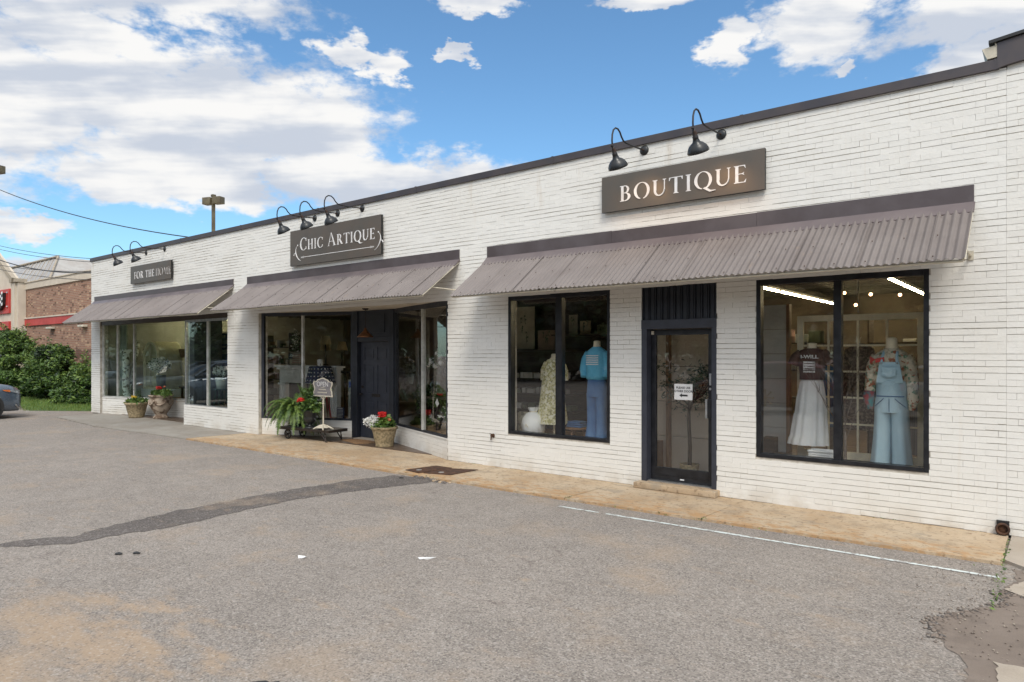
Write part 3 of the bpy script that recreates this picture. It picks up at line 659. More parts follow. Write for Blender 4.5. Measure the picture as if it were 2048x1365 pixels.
q = MB(); q.box(-4.70, -3.50, -.17, .245, .001, .085, bev=.012); q.build('door_step', ['tan'], bld)
q = MB(); q.box(-4.575, -3.62, .03, .20, .086, .098); q.build('threshold', ['alu'], bld)

# --- drain outlet in the wall base and the old hose stub
q = MB(); q.box(-.495, -.385, -.02, -.001, .008, .15); q.build('drain_surround', ['blackp'], bld)
q = MB(); q.lathe([(.056, 0), (.066, .03), (.058, .05), (.045, .05), (.04, .01)], (-.44, -.0195, .068), 18, axis=(0, -1, 0), cap=False); q.ball((-.44, -.03, .068), .05, n=10, sy=.3); q.build('drain_pipe', ['rust'], bld)
q = MB(); q.cyl((-7.43, 0, .52), (-7.43, -.07, .52), .018); q.cyl((-7.43, -.06, .55), (-7.43, -.075, .45), .014, .010); q.ball((-7.43, -.015, .52), .035, sy=.4); q.box(-7.46, -7.40, -.075, -.06, .545, .555); q.build('hose_tap', ['rust'], bld)

# ================================================================== NEIGHBOURING GABLED UNIT (right edge)
nb = thing('gabled_building', 'white painted brick unit with a dark sloping rake board at the right edge', 'building', (1, 0, 0))
mb = MB(); Mn, _ = frameM(-.4085, .001, 5.6, .001); brick_panel(mb, 6.0, 0, 4.88, [], M=Mn, seed=11, gap=.006)
mb.prism([(-.404, 4.88), (5.6, 4.88), (5.6, 5.6), (-.404, 4.95)], lambda u, v, w: (u, .012 + w, v), .2)
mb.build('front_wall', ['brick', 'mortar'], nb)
mb = MB(); mb.prism([(-.487, 4.895), (-.40, 4.915), (5.6, 5.60), (5.6, 5.88), (-.487, 5.165)], lambda u, v, w: (u, -.045 + w, v), .07); mb.build('rake_board', ['coping'], nb)
mb = MB(); mb.prism([(-.56, 5.162), (5.6, 5.885), (5.6, 5.925), (-.56, 5.195)], lambda u, v, w: (u, -.075 + w, v), 5); mb.build('roof_edge', ['blackp'], nb)
mb = MB(); mb.prism([(-.488, 5.02), (-.488, 5.145), (-.62, 5.13), (-.575, 5.015)], lambda u, v, w: (u, -.04 + w, v), 4.5); mb.prism([(-.489, 5.15), (-.51, 5.17), (-.50, 5.13)], lambda u, v, w: (u, -.046 + w, v), 1); mb.build('eave_box', ['cream'], nb)

# ================================================================== AWNINGS
def awning(x0, x1, zt, za, zf, depth, label, seed, amp=.011, wl=.0762):
    a = thing('awning', label, 'awning', ((x0 + x1) / 2, 0, za), 'corrugated awnings over the shop fronts'); rr = random.Random(seed)
    m = MB(); ys, ye = -.035, -depth; n = int((x1 - x0) / wl * 8); zs = za - .035
    top = []; bot = []
    for i in range(n + 1):
        x = x0 + (x1 - x0) * i / n; h = amp * math.sin(2 * math.pi * (x - x0) / wl); wob = .004 * math.sin(x * 2.1 + seed) + .003 * math.sin(x * 5.3)
        top.append((x, h, wob)); 
    nr = math.hypot(ye - ys, zf - zs); ny, nz = -(zs - zf) / nr, (ys - ye) / nr
    for sgn, th in ((1, 0), (-1, .0025)):
        rings = []
        for t in (0, .33, .66, 1.0):
            rings.append([(x, ys + (ye - ys) * t + ny * (h - th), zs + (zf - zs) * t + nz * (h - th) + wob * t) for x, h, wob in top])
        m.loft(rings, 0, False, True, False)
    xx = x0 + .62
    while xx < x1 - .3:       # lapped sheet edges
        m.tube([(xx, ys - .09, zs + (zf - zs) * .1 + amp + .002), (xx, ye, zf + amp + .002)], .005, 5, m=0); xx += .66 + rr.uniform(-.02, .02)
    xx = x0 + .2
    while xx < x1 - .1:
        for t in (.16, .55, .94): m.ball((xx, ys + (ye - ys) * t + ny * (amp), zs + (zf - zs) * t + nz * (amp)), .007, m=1, n=6)
        xx += .305
    m.build('corrugated_sheet', ['awn', 'rust'], a)
    m = MB(); seams = [x0] + sorted([x0 + (x1 - x0) * k / 3.0 + rr.uniform(-.2, .2) for k in (1, 2)]) + [x1]
    for p, q in zip(seams[:-1], seams[1:]): m.box(p + .001, q - .001, -.016, -.0025, za + .01, zt + rr.uniform(-.004, .004), bev=.002)
    m.build('wall_flashing', ['awnstrip'], a)
    m = MB(); d = .14; t = d / depth
    m.prism([(-.017, za + .012), (-.0026, za + .012), (-.0026, za - .01), (-d, zs + (zf - zs) * t + .008), (-d - .004, zs + (zf - zs) * t + .02)], lambda u, v, w: (x0 - .008 + w, u, v), x1 - x0 + .016)
    m.build('flashing_lip', ['awnlip'], a)
    m = MB()
    for xe in (x0 + .012, x1 - .012): m.tube([(xe, -.03, zs - .02), (xe, -depth + .03, zf - .012)], .014, 6)
    k = 4
    for i in range(1, k): xe = x0 + (x1 - x0) * i / k; m.tube([(xe, -.03, zs - .025), (xe, -depth + .03, zf - .022)], .016, 6)
    m.tube([(x0 + .02, -depth + .05, zf - .018), (x1 - .02, -depth + .05, zf - .018)], .016, 6)
    m.tube([(x0 + .02, -depth * .5, (zs + zf) / 2 - .03), (x1 - .02, -depth * .5, (zs + zf) / 2 - .03)], .014, 6)
    m.build('support_frame', ['cream'], a)
    for xe in (x0 + .03, x1 - .03):
        m = MB(); m.tube([(xe, -.006, zf + .13), (xe, -depth * .72, zf + .19 * (1 - .72) * 2.6)], .013, 6); m.box(xe - .025, xe + .025, -.012, -.0005, zf + .08, zf + .18); m.build('wall_brace', ['cream'], a)
    return a
awning(-7.57, -.69, 3.715, 3.52, 2.825, .93, 'long taupe corrugated awning over the glass door and two black framed windows', 1)
awning(-15.13, -8.21, 3.735, 3.55, 2.885, .93, 'taupe corrugated awning above the recessed blue door entrance, between the other two', 2)
awning(-24.25, -15.75, 3.73, 3.575, 2.86, .93, 'taupe corrugated awning under the smallest sign, farthest from the glass door', 3)

# ================================================================== LETTERS
def arc(cx, cy, rx, ry, tx, ty, a0, a1, n=28, ox=0):
    out = []
    for i in range(n):
        p, q = R(a0 + (a1 - a0) * i / n), R(a0 + (a1 - a0) * (i + 1) / n)
        f = lambda a, s: (cx + (rx - s * tx) * math.cos(a) + (s * ox), cy + (ry - s * ty) * math.sin(a))
        out.append([f(p, 0), f(q, 0), f(q, 1), f(p, 1)])
    return out
def box2(x0, x1, y0, y1): return [[(x0, y0), (x1, y0), (x1, y1), (x0, y1)]]
SW, TH, SF = .15, .045, .065
def stem(x, w=SW, y0=0, y1=1, top=True, bot=True):
    o = box2(x, x + w, y0, y1)
    if bot: o += [[(x - SF, y0), (x + w + SF, y0), (x + w + SF, y0 + .025), (x + w, y0 + .07), (x, y0 + .07), (x - SF, y0 + .025)]]
    if top: o += [[(x - SF, y1), (x - SF, y1 - .025), (x, y1 - .07), (x + w, y1 - .07), (x + w + SF, y1 - .025), (x + w + SF, y1)]]
    return o
def bar(x0, x1, y, t=TH, tick=0, s=1):
    o = box2(x0, x1, y, y + t)
    if tick > 0: o += [[(x1 - .07, y + t), (x1, y + t), (x1 + .03, y + t + tick), (x1 + .015, y + t + tick)]]
    if tick < 0: o += [[(x1 + .015, y + tick), (x1 + .03, y + tick), (x1, y), (x1 - .07, y)]]
    return o
def glyph(c):
    if c == 'I': return stem(SF), .28
    if c == 'H': return stem(SF) + stem(.56) + bar(.2, .58, .48), .78
    if c == 'T': return stem(.30, top=False) + bar(.0, .74, .955) + [[(0, .80), (.03, .80), (.09, .96), (0, .96)], [(.71, .80), (.74, .80), (.74, .96), (.65, .96)]], .74
    if c == 'E': return stem(SF) + bar(.2, .56, 0, TH, .15) + bar(.2, .54, .955, TH, -.14) + bar(.2, .47, .49, TH, .06) + bar(.2, .47, .49, TH, -.06), .60
    if c == 'F': return stem(SF) + bar(.2, .54, .955, TH, -.14) + bar(.2, .47, .49, TH, .06) + bar(.2, .47, .49, TH, -.06), .56
    if c == 'L': return stem(SF) + bar(.2, .56, 0, TH, .15), .58
    if c == 'U': return stem(.05, bot=False, y0=.34) + stem(.62, TH + .01, bot=False, y0=.34) + [[(x, y) for x, y in q] for q in arc(.36, .36, .31, .38, SW * .9, .08, 180, 270)] + arc(.36, .36, .31, .38, TH, .08, 270, 360), .74
    if c == 'O': return arc(.47, .5, .45, .53, SW, TH, -78, 258, 44), .94
    if c == 'C': return arc(.47, .5, .45, .53, SW, TH, 48, 312, 36) + [[(.74, .74), (.775, .72), (.79, .97), (.76, .97)], [(.74, .26), (.775, .28), (.79, .06), (.76, .04)]], .82
    if c == 'Q': return arc(.47, .5, .45, .53, SW, TH, -70, 262, 44) + [[(.46, .02), (.60, .08), (.86, -.14), (1.12, -.16), (1.10, -.20), (.80, -.24)]], .94
    if c == 'B': return stem(SF, top=False, bot=False) + bar(0, .3, 0) + bar(0, .3, .955) + bar(.2, .32, .50) + arc(.28, .745, .27, .255, SW * .85, TH, -90, 90, 18) + arc(.29, .27, .34, .275, SW, TH, -90, 90, 18), .66
    if c == 'P': return stem(SF, top=False) + bar(0, .3, .955) + bar(.2, .3, .42) + arc(.29, .71, .30, .29, SW, TH, -90, 90, 18), .62
    if c == 'R': return stem(SF, top=False) + bar(0, .3, .955) + bar(.2, .3, .46) + arc(.28, .73, .29, .27, SW, TH, -90, 90, 18) + [[(.28, .48), (.46, .50), (.78, 0), (.60, 0)]], .74
    if c == 'A': return [[(.36, 1.03), (.42, 1.03), (.86, 0), (.68, 0)], [(.33, .98), (.37, 1.02), (.12, 0), (.06, 0)]] + bar(.18, .60, .33, .04) + bar(0, .2, 0, .03) + bar(.58, .92, 0, .03), .90
    if c == 'M': return [[(.10, 0), (.14, 0), (.19, 1), (.13, 1)], [(.13, 1), (.28, 1), (.54, .14), (.47, .04)], [(.46, .05), (.52, .05), (.82, 1), (.76, 1)], [(.76, 1), (.90, 1), (.96, 0), (.81, 0)]] + bar(.03, .22, 0, .03) + bar(.74, 1.03, 0, .03), 1.05
    if c == 'N': return [[(.08, 0), (.12, 0), (.12, 1), (.08, 1)], [(.06, 1), (.24, 1), (.74, 0), (.68, 0)], [(.70, 0), (.74, 0), (.74, 1), (.70, 1)]] + bar(.0, .2, 0, .03) + bar(.62, .82, .97, .03), .82
    return [], .4
def letters(mb, txt, x0, x1, z0, h, fn, d=.004, big=None, gap=.16, m=None, onword=None):
    items = []; tot = 0
    for c in txt:
        g_, w_ = glyph(c.upper()) if c != ' ' else ([], .34)
        k = (big if c.isupper() and big else 1.0); items.append((g_, w_, k)); tot += w_ * k + gap
    tot -= gap; sx = (x1 - x0) / max(tot, .001); x = 0; words = []
    for (g_, w_, k), c in zip(items, txt):
        if words is not None and onword and c == ' ': onword(mb); mb.__init__()
        for pi, poly in enumerate(g_): mb.prism([(x0 + (x + u * k) * sx, z0 + v * k * h) for u, v in poly], fn, d + .00022 * pi, m)
        x += w_ * k + gap
def sign(x0, x1, z0, z1, label, txt, tx, tz, h, big=None, mat='letter', extra=None, split=None):
    s = thing('wall_sign', label, 'sign', ((x0 + x1) / 2, -.05, z0), 'bronze name signs on the brick front')
    m = MB(); m.box(x0, x1, -.092, -.086, z0, z1, 0, bev=.002); m.build('sign_face', ['signface'], s)
    m = MB(); e = .012
    m.box(x0, x0 + e, -.0855, -.035, z0, z1); m.box(x1 - e, x1, -.0855, -.035, z0, z1); m.box(x0 + e, x1 - e, -.0855, -.035, z0, z0 + e); m.box(x0 + e, x1 - e, -.0855, -.035, z1 - e, z1)
    for px_ in (x0 + .15, x1 - .15):
        for pz in (z0 + .08, z1 - .08): m.cyl((px_, -.086, pz), (px_, .01, pz), .012, n=8)
    m.build('sign_frame', ['signedge'], s)
    fn = lambda u, v, w: (u, -.0922 - w, v)
    m = MB(); letters(m, txt, tx[0], tx[1], tz, h, fn, .003, big, m=0, onword=lambda q: q.build('lettering', [mat], s)); m.build('lettering', [mat], s)
    if split: m = MB(); letters(m, split[0], split[1], split[2], tz, h, fn, .003, None, m=0); m.build('lettering', ['lettershade'], s, label='word HOME with shade painted into its letters')
    if extra: extra(s, fn)
    return s
sign(-5.263, -2.882, 3.98, 4.503, 'widest dark bronze sign reading BOUTIQUE above the glass door', 'BOUTIQUE', (-4.955, -3.112), 4.105, .225)
def flourish(s, fn):
    m = MB(); Y = -.0935
    m.box(-12.80, -10.42, Y - .002, Y + .001, 3.985, 3.996)
    for cx, k in ((-12.82, -1), (-10.40, 1)):
        pts = []
        for i in range(22):
            t = i / 21; a = R(-95 + 150 * t); pts.append((cx + k * (.02 + .20 * math.cos(a) * (.6 + .4 * t)), Y, 4.05 + .13 * math.sin(a) + .10 * t))
        m.tube(pts, [.004 + .008 * math.sin(math.pi * min(1, i / 21 * 1.1)) for i in range(22)], 6)
        m.ball((pts[-1][0] - k * .012, Y, pts[-1][2] + .005), .018, n=8, sy=.2)
        m.tube([(cx + k * .17, Y, 4.10), (cx + k * .24, Y, 4.09), (cx + k * .26, Y, 4.05)], [.006, .008, .012], 6)
        for j in range(4): m.box(cx - k * (.10 - .03 * j) - .003, cx - k * (.10 - .03 * j) + .003, Y - .002, Y + .001, 3.965 + .004 * j, 4.016 - .004 * j)
    m.build('flourish', ['letter'], s)
sign(-13.224, -10.205, 3.825, 4.597, 'tall dark bronze sign reading CHIC ARTIQUE with a white flourish line, over the middle awning', 'Chic Artique', (-12.856, -10.38), 4.14, .215, 1.22, extra=flourish)
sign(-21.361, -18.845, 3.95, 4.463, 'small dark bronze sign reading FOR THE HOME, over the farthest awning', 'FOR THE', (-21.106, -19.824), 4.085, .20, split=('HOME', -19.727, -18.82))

# ================================================================== GOOSENECK LAMPS
def gooseneck():
    a = thing('gooseneck_lamp', 'x', 'wall lamp', (0, 0, 4.81), 'black gooseneck lamps over the signs')
    m = MB(); m.lathe([(.0, .0), (.068, .0), (.070, .008), (.055, .022), (.03, .03), (.0, .032)], (0, 0, 4.81), 20, axis=(0, -1, 0)); m.build('wall_plate', ['lampblk'], a)
    P = [(0, 4.81), (-.20, 4.797), (-.40, 4.787), (-.54, 4.787), (-.61, 4.80), (-.66, 4.84), (-.70, 4.89), (-.755, 4.922), (-.82, 4.92), (-.875, 4.88), (-.905, 4.81), (-.912, 4.73), (-.905, 4.67), (-.88, 4.63)]
    m = MB(); m.tube([(0, y, z) for y, z in P], .0115, 10); m.build('bent_arm', ['lamprust'], a)
    ax = Vector((0, .50, -.866)).normalized(); c0 = Vector((0, -.885, 4.645)); 
    m = MB(); m.lathe([(.0, -.01), (.020, -.008), (.024, .02), (.030, .04), (.030, .075), (.036, .08), (.036, .12), (.030, .125)], c0, 16, axis=ax); m.ball((0, -.915, 4.66), .02); m.build('socket', ['lamprust'], a)
    m = MB(); m.lathe([(.030, .10), (.040, .125), (.048, .15), (.085, .175), (.115, .21), (.132, .25), (.136, .275), (.132, .274), (.110, .21), (.08, .18), (.03, .14)], c0, 28, axis=ax, cap=False); m.build('lamp_shade', ['lampblk'], a)
    m = MB(); m.ball(tuple(c0 + ax * .19), .035); m.build('bulb', [emis('lamp_bulb_light', (1, .62, .30), 3.0)], a)
    return a
gl = gooseneck()
spots = [(-3.478, 'black gooseneck lamp at the QUE end of the BOUTIQUE sign, largest of all the lamps'), (-4.611, 'black gooseneck lamp at the BO end of the BOUTIQUE sign'),
         (-10.868, 'black gooseneck lamp over the QUE end of the CHIC ARTIQUE sign'), (-11.657, 'black gooseneck lamp in the middle of the three over the CHIC ARTIQUE sign'), (-12.45, 'black gooseneck lamp over the first letters of CHIC, at the far corner of that sign'),
         (-19.385, 'black gooseneck lamp over the word HOME on the smallest sign'), (-20.534, 'black gooseneck lamp over the word FOR on the smallest sign, farthest of all')]
for i, (x, lb) in enumerate(spots):
    if i == 0: gl.location.x = x; gl['label'] = lb
    else: copy_tree(gl, None, (x, 0, 4.81), lb)
for x in (-3.478, -4.611):      # these two are lit
    l = bpy.data.lights.new('lamp_glow', 'SPOT'); l.energy = 6.5; l.color = (1, .58, .25); l.spot_size = R(95); l.spot_blend = .8; l.shadow_soft_size = .03
    o = bpy.data.objects.new('lamp_glow', l); col.objects.link(o); o.location = (x, -.74, 4.42); o.rotation_euler = Vector((0, -.75, .66)).to_track_quat('Z', 'Y').to_euler()
# pendant in the recess
pd = thing('pendant_lamp', 'copper cone pendant lamp hanging in front of the blue entrance door', 'pendant lamp', (-11.45, .55, 2.25))
m = MB(); m.cyl((-11.45, .55, 2.862), (-11.45, .55, 2.83), .075, .05, 16); m.build('ceiling_rose', ['iron'], pd)
m = MB(); m.tube([(-11.45, .55, 2.84), (-11.45, .55, 2.44)], .006, 6); m.build('cord', ['iron'], pd)
m = MB(); m.lathe([(.02, 2.45), (.03, 2.42), (.04, 2.39), (.09, 2.34), (.15, 2.285), (.175, 2.25), (.17, 2.25), (.085, 2.33), (.03, 2.38)], (-11.45, .55, 0), 24, cap=False)
m.build('lamp_shade', [pbr("aged_copper", (.28, .12, .05), .4, .8, c2=(.16, .08, .04), scale=12)], pd)
single('security_camera', MB().ball((-6.14, -.05, 2.905), .028).cyl((-6.14, 0, 2.93), (-6.14, -.05, 2.915), .014), 'iron', 'small dark round camera on the brick just under the long awning', 'camera')

# ================================================================== SHOP INTERIOR FITTINGS
def tube_light(x, y, first, label):
    a = thing('fluorescent_light', label, 'ceiling light', (x, y, 3.12), 'fluorescent strip lights hung in the shop')
    m = MB(); m.box(x - .035, x + .035, y - .62, y + .62, 3.125, 3.17, bev=.006); m.build('light_housing', ['whitep'], a)
    for dx in (0,): m = MB(); m.cyl((x + dx, y - .60, 3.105), (x + dx, y + .60, 3.105), .017, n=8); m.build('tube', ['tube'], a)
    m = MB(); m.tube([(x, y - .5, 3.17), (x, y - .5, 3.34)], .004, 4); m.build('hanger', ['iron'], a)
    m = MB(); m.tube([(x, y + .5, 3.17), (x, y + .5, 3.34)], .004, 4); m.build('hanger', ['iron'], a); return a
t0 = None; LBL = 'bare fluorescent strip in the dim shop behind the display windows'
for x, lb in ((-2.1, 'bare fluorescent strip in the right hand row of the large boutique window'), (-4.2, 'bare fluorescent strip in the left hand row of the large boutique window'), (-23.0, 'bare fluorescent strip seen through the bay window of the far shop'), (-21.6, 'bare fluorescent strip over the arched cabinet in the far shop')):
    for y in ((4.1, 5.5, 6.9, 8.3) if x > -20 else (3.0, 4.3) if x < -22 else (3.4,)):
        if t0 is None: t0 = tube_light(x, y, True, lb)
        else: copy_tree(t0, None, (x, y, 3.12), lb)
bl = thing('hanging_bulb', 'small glowing warm bulb hanging behind the large display glass', 'light bulb', (-2.4, 1.9, 2.78), 'warm bulbs strung inside the boutique')
m = MB(); m.ball((-2.4, 1.9, 2.78), .022, n=8); m.build('bulb', ['bulb'], bl)
m = MB(); m.tube([(-2.4, 1.9, 2.80), (-2.4, 1.9, 3.34)], .003, 4); m.build('cord', ['iron'], bl)
for x, y, z in ((-1.98, 1.5, 2.71), (-1.66, 1.7, 2.70), (-2.25, 1.9, 2.60), (-6.0, 2.2, 2.0)): copy_tree(bl, None, (x, y, z))

def ringE(cx, cy, z, rx, ry, n=40, pl=0, fq=9, ph=0, rot=0):
    o = []
    for k in range(n):
        a = 2 * math.pi * k / n; q = 1 + pl * math.sin(fq * a + ph) + pl * .5 * math.sin((fq * 1.7 // 1) * a + 2 * ph)
        x, y = rx * q * math.cos(a), ry * q * math.sin(a); o.append((cx + x * math.cos(rot) - y * math.sin(rot), cy + x * math.sin(rot) + y * math.cos(rot), z))
    return o
FLORAL = {}
def print_mat(name, base, cols, sc_=30, st=None):
    m, g, b, o = newmat(name); v = g.scale(o, st) if st else o
    x = g.n.new('ShaderNodeTexVoronoi'); g.l.new(v, x.inputs['Vector']); x.inputs['Scale'].default_value = sc_
    sp_ = g.n.new('ShaderNodeSeparateColor'); g.l.new(x.outputs['Color'], sp_.inputs[0]); c = base; n = len(cols)
    for i, cc in enumerate(cols): c = g.mix(g.ss(sp_.outputs[0], i / (n + 1.0) + .12, i / (n + 1.0) + .14), c, cc)
    c = g.mix(g.ss(g.noise(v, sc_ * .8, 3), .5, .56), c, base)
    g.set(b.inputs['Base Color'], c); b.inputs['Roughness'].default_value = .8; return m
MT['denim'] = pbr("dark_denim", (.06, .145, .32), .85, c2=(.13, .26, .46), scale=2.2, bs=.15, bscale=200, stretch=(1, 1, .5))
MT['ldenim'] = pbr("washed_light_denim", (.46, .64, .72), .85, c2=(.38, .56, .65), scale=4, bs=.15, bscale=200, stretch=(1, 1, .35))
MT['sweat'] = pbr("light_blue_sweatshirt", (.16, .52, .72), .9, c2=(.13, .45, .64), scale=6, bs=.2)
MT['brownt'] = pbr("dark_brown_tshirt", (.12, .062, .05), .9, c2=(.095, .05, .04), scale=8, bs=.2)
MT['whitecl'] = pbr("white_cotton", (.86, .86, .83), .9, c2=(.80, .80, .78), scale=5, bs=.2)
MT['dressp'] = print_mat("green_cream_floral_dress", (.70, .64, .38), [(.36, .33, .17), (.46, .42, .18), (.80, .76, .60)], 34)
MT['blouse'] = print_mat("multicolour_floral_blouse", (.62, .56, .42), [(.16, .26, .17), (.36, .13, .07), (.66, .58, .44), (.42, .38, .28)], 26)
MT['leafcloth'] = print_mat("dusty_leaf_print_cloth", (.13, .10, .09), [(.22, .17, .15), (.09, .08, .07), (.30, .25, .21)], 40)
MT['greycl'] = pbr("grey_white_boards", (.58, .57, .53), .7, c2=(.50, .49, .46), scale=2)

# ---- mannequins
def torso(m, cx, cy, zb, zs, w, d, rot=0, mat=0):
    """headless bust: waist at zb, shoulder top at zs"""
    h = zs - zb
    prof = [(0, .34, .38), (.12, .33, .37), (.3, .36, .42), (.55, .43, .50), (.75, .47, .50), (.88, .48, .42), (.96, .40, .32), (1.0, .20, .22)]
    m.loft([ringE(cx, cy, zb + h * t, w * a, d * b_, 28, rot=rot) for t, a, b_ in prof], mat)
def mannequin_shirt():
    x, y = -2.525, .70
    a = thing('mannequin', 'mannequin in brown graphic T-shirt and long white skirt in the large right window', 'mannequin', (x, y, .50))
    m = MB(); m.tube([(x, y, .512), (x, y, .9)], .016, 8); m.lathe([(.0, .502), (.15, .502), (.15, .512), (.06, .522), (.02, .54)], (x, y, 0), 24); m.build('stand', ['cream'], a)
    m = MB(); m.loft([ringE(x, y, z, r, r * .9, 20) for z, r in ((1.88, .085), (1.95, .062), (2.0, .058), (2.035, .062), (2.045, .03))]); m.build('neck_block', ['ivory'], a)
    m = MB(); n = 60
    rs = [(1.60, .140, .115, .0), (1.50, .165, .135, .04), (1.30, .20, .155, .06), (1.12, .215, .165, .07), (1.10, .225, .17, .055), (.95, .24, .18, .075), (.80, .258, .19, .085), (.79, .264, .195, .075), (.70, .275, .20, .085)]
    m.loft([ringE(x - .006 * i, y, z, rx * .88, ry * .9, n, pl * .8, 11, .15 * i) for i, (z, rx, ry, pl) in enumerate(rs)], 0, cap=False); m.build('skirt', ['whitecl'], a)
    m = MB(); prof = [(1.56, .155, .135), (1.62, .152, .13), (1.72, .162, .13), (1.82, .18, .135), (1.90, .185, .12), (1.945, .15, .09), (1.965, .095, .07), (1.972, .085, .065)]
    m.loft([ringE(x, y, z, rx, ry, 36, .012, 7, z * 9) for z, rx, ry in prof], 0, cap=False)
    m.tube([(x - .13, y, 1.90), (x - .20, y - .01, 1.84), (x - .235, y - .01, 1.755)], [.075, .075, .07], 14); m.tube([(x + .13, y, 1.90), (x + .20, y - .01, 1.85), (x + .235, y - .01, 1.77)], [.075, .075, .07], 14)
    sh = m.build('tshirt', ['brownt'], a)
    fn = lambda u, v, w: (x + u, y - .142 + 1.2 * u * u, 1.86 + v)
    q = MB(); put_text(q, 'I-WILL', .062, lambda u, v, w: fn(u, v - .02, 0), bold=.002, sx=1.25)
    q.build('lettering', ['whitecl'], sh)
    q = MB()
    for i in range(9):      # mountain-and-road sketch: pale strokes inside a rounded block
        z0_ = -.06 - i * .013; q.add([fn(-.075, z0_, 0), fn(-.02 + .03 * math.sin(i * 1.7), z0_ + .014 * math.sin(i * 2.3), 0), fn(.075, z0_ - .004, 0), fn(.075, z0_ - .010, 0), fn(-.02 + .03 * math.sin(i * 1.7), z0_ - .008, 0), fn(-.075, z0_ - .009, 0)], [(0, 5, 4, 1), (1, 4, 3, 2)], 0, False)
    for i in range(10): q.add([fn(-.075 + i * .015, -.185 + .004 * math.sin(i * 3), 0), fn(-.063 + i * .015, -.185, 0), fn(-.063 + i * .015, -.205 + .003 * math.sin(i * 2), 0), fn(-.075 + i * .015, -.205, 0)], [(0, 3, 2, 1)], 0, False)
    q.build('printed_picture', ['whitecl'], sh); return a
mannequin_shirt()
def mannequin_overalls():
    x, y = -1.575, .60
    a = thing('mannequin', 'mannequin in pale denim wide leg overalls and flowered blouse, rightmost in the windows', 'mannequin', (x, y, .50))
    m = MB(); m.loft([ringE(x, y, z, r, r * .9, 20) for z, r in ((1.86, .11), (1.95, .075), (2.03, .062), (2.085, .06), (2.10, .035))]); m.build('neck_block', ['ivory'], a)
    m = MB(); prof = [(1.38, .15, .12), (1.5, .165, .13), (1.68, .185, .145), (1.80, .195, .145), (1.88, .19, .12), (1.93, .14, .09), (1.965, .085, .07)]
    m.loft([ringE(x, y, z, rx, ry, 32, .02, 6, z * 7) for z, rx, ry in prof])
    for s in (-1, 1):
        m.tube([(x + s * .15, y, 1.87), (x + s * .205, y - .01, 1.75), (x + s * .225, y - .02, 1.58), (x + s * .235, y - .05, 1.42)], [.075, .075, .068, .06], 14)
    m.build('blouse', ['blouse'], a)
    q = MB(); q.tube([(x, y - .182, 1.36), (x, y - .175, 1.20)], .004, 4)
    for s in (-1, 1): q.tube([(x + s * .06, y - .172, 1.36), (x + s * .12, y - .150, 1.30), (x + s * .165, y - .10, 1.26)], .004, 4)
    q.tube([(x - .15, y - .10, 1.385), (x - .08, y - .150, 1.385), (x, y - .165, 1.385), (x + .08, y - .150, 1.385), (x + .15, y - .10, 1.385)], .006, 4); q.build('seam_stitching', ['denim'], a)
    for s, nm in ((-1, 'teal_cuff'), (1, 'cuff')):
        m = MB(); m.tube([(x + s * .235, y - .05, 1.44), (x + s * .24, y - .06, 1.36), (x + s * .235, y - .06, 1.30), (x + s * .22, y - .06, 1.22)], [.062, .068, .055, .03], 12)
        m.build('sleeve_cuff', [pbr('teal_print', (.03, .22, .24), .8, c2=(.30, .04, .05), scale=14) if s < 0 else 'blouse'], a)
    m = MB(); m.prism([(-.045, 0), (.045, .02), (.05, -.03), (-.045, -.05)], lambda u, v, w: (x - .105 + u, y - .14 - w, 1.84 + v), .02); m.prism([(-.12, .04), (-.06, 0), (-.12, -.05)], lambda u, v, w: (x - .09 + u, y - .15 - w, 1.83 + v), .02)
    m.build('red_bow', ['redpaint'], a)
    m = MB()
    m.loft([ringE(x, y - .012, z, rx, ry, 36, .008, 8, z * 4) for z, rx, ry in ((1.19, .190, .160), (1.30, .184, .152), (1.38, .172, .145), (1.57, .165, .142))], 0, cap=False)
    m.prism([(-.145, 1.55), (.145, 1.55), (.105, 1.80), (-.105, 1.80)], lambda u, v, w: (x + u, y - .165 - w + 1.6 * u * u, v), .012)
    for s in (-1, 1): m.tube([(x + s * .085, y - .16, 1.79), (x + s * .075, y - .13, 1.88), (x + s * .07, y - .02, 1.955), (x + s * .06, y + .06, 1.9)], .016, 8)
    ov = m.build('overalls_bib', ['ldenim'], a)
    q = MB(); q.prism([(-.075, .10), (.075, .10), (.07, .0), (0, -.02), (-.07, .0)], lambda u, v, w: (x + u, y - .178 - w, 1.635 + v), .006); q.build('bib_pocket', ['ldenim'], ov)
    for s in (-1, 1): q = MB(); q.ball((x + s * .085, y - .175, 1.785), .012, n=8); q.build('button', ['alu'], ov)
    for s in (-1, 1):
        m = MB(); rr = []
        for z, rx, ry, dx in ((1.24, .098, .150, .088), (1.05, .098, .145, .094), (.85, .102, .15, .10), (.68, .108, .16, .108), (.515, .114, .165, .118)):
            rr.append(ringE(x + s * dx, y, z, rx, ry, 32, .075 * (1.3 - z), 6, z * 2 + s))
        m.loft(rr, 0, cap=False); m.build('trouser_leg', ['ldenim'], a)
    return a
mannequin_overalls()
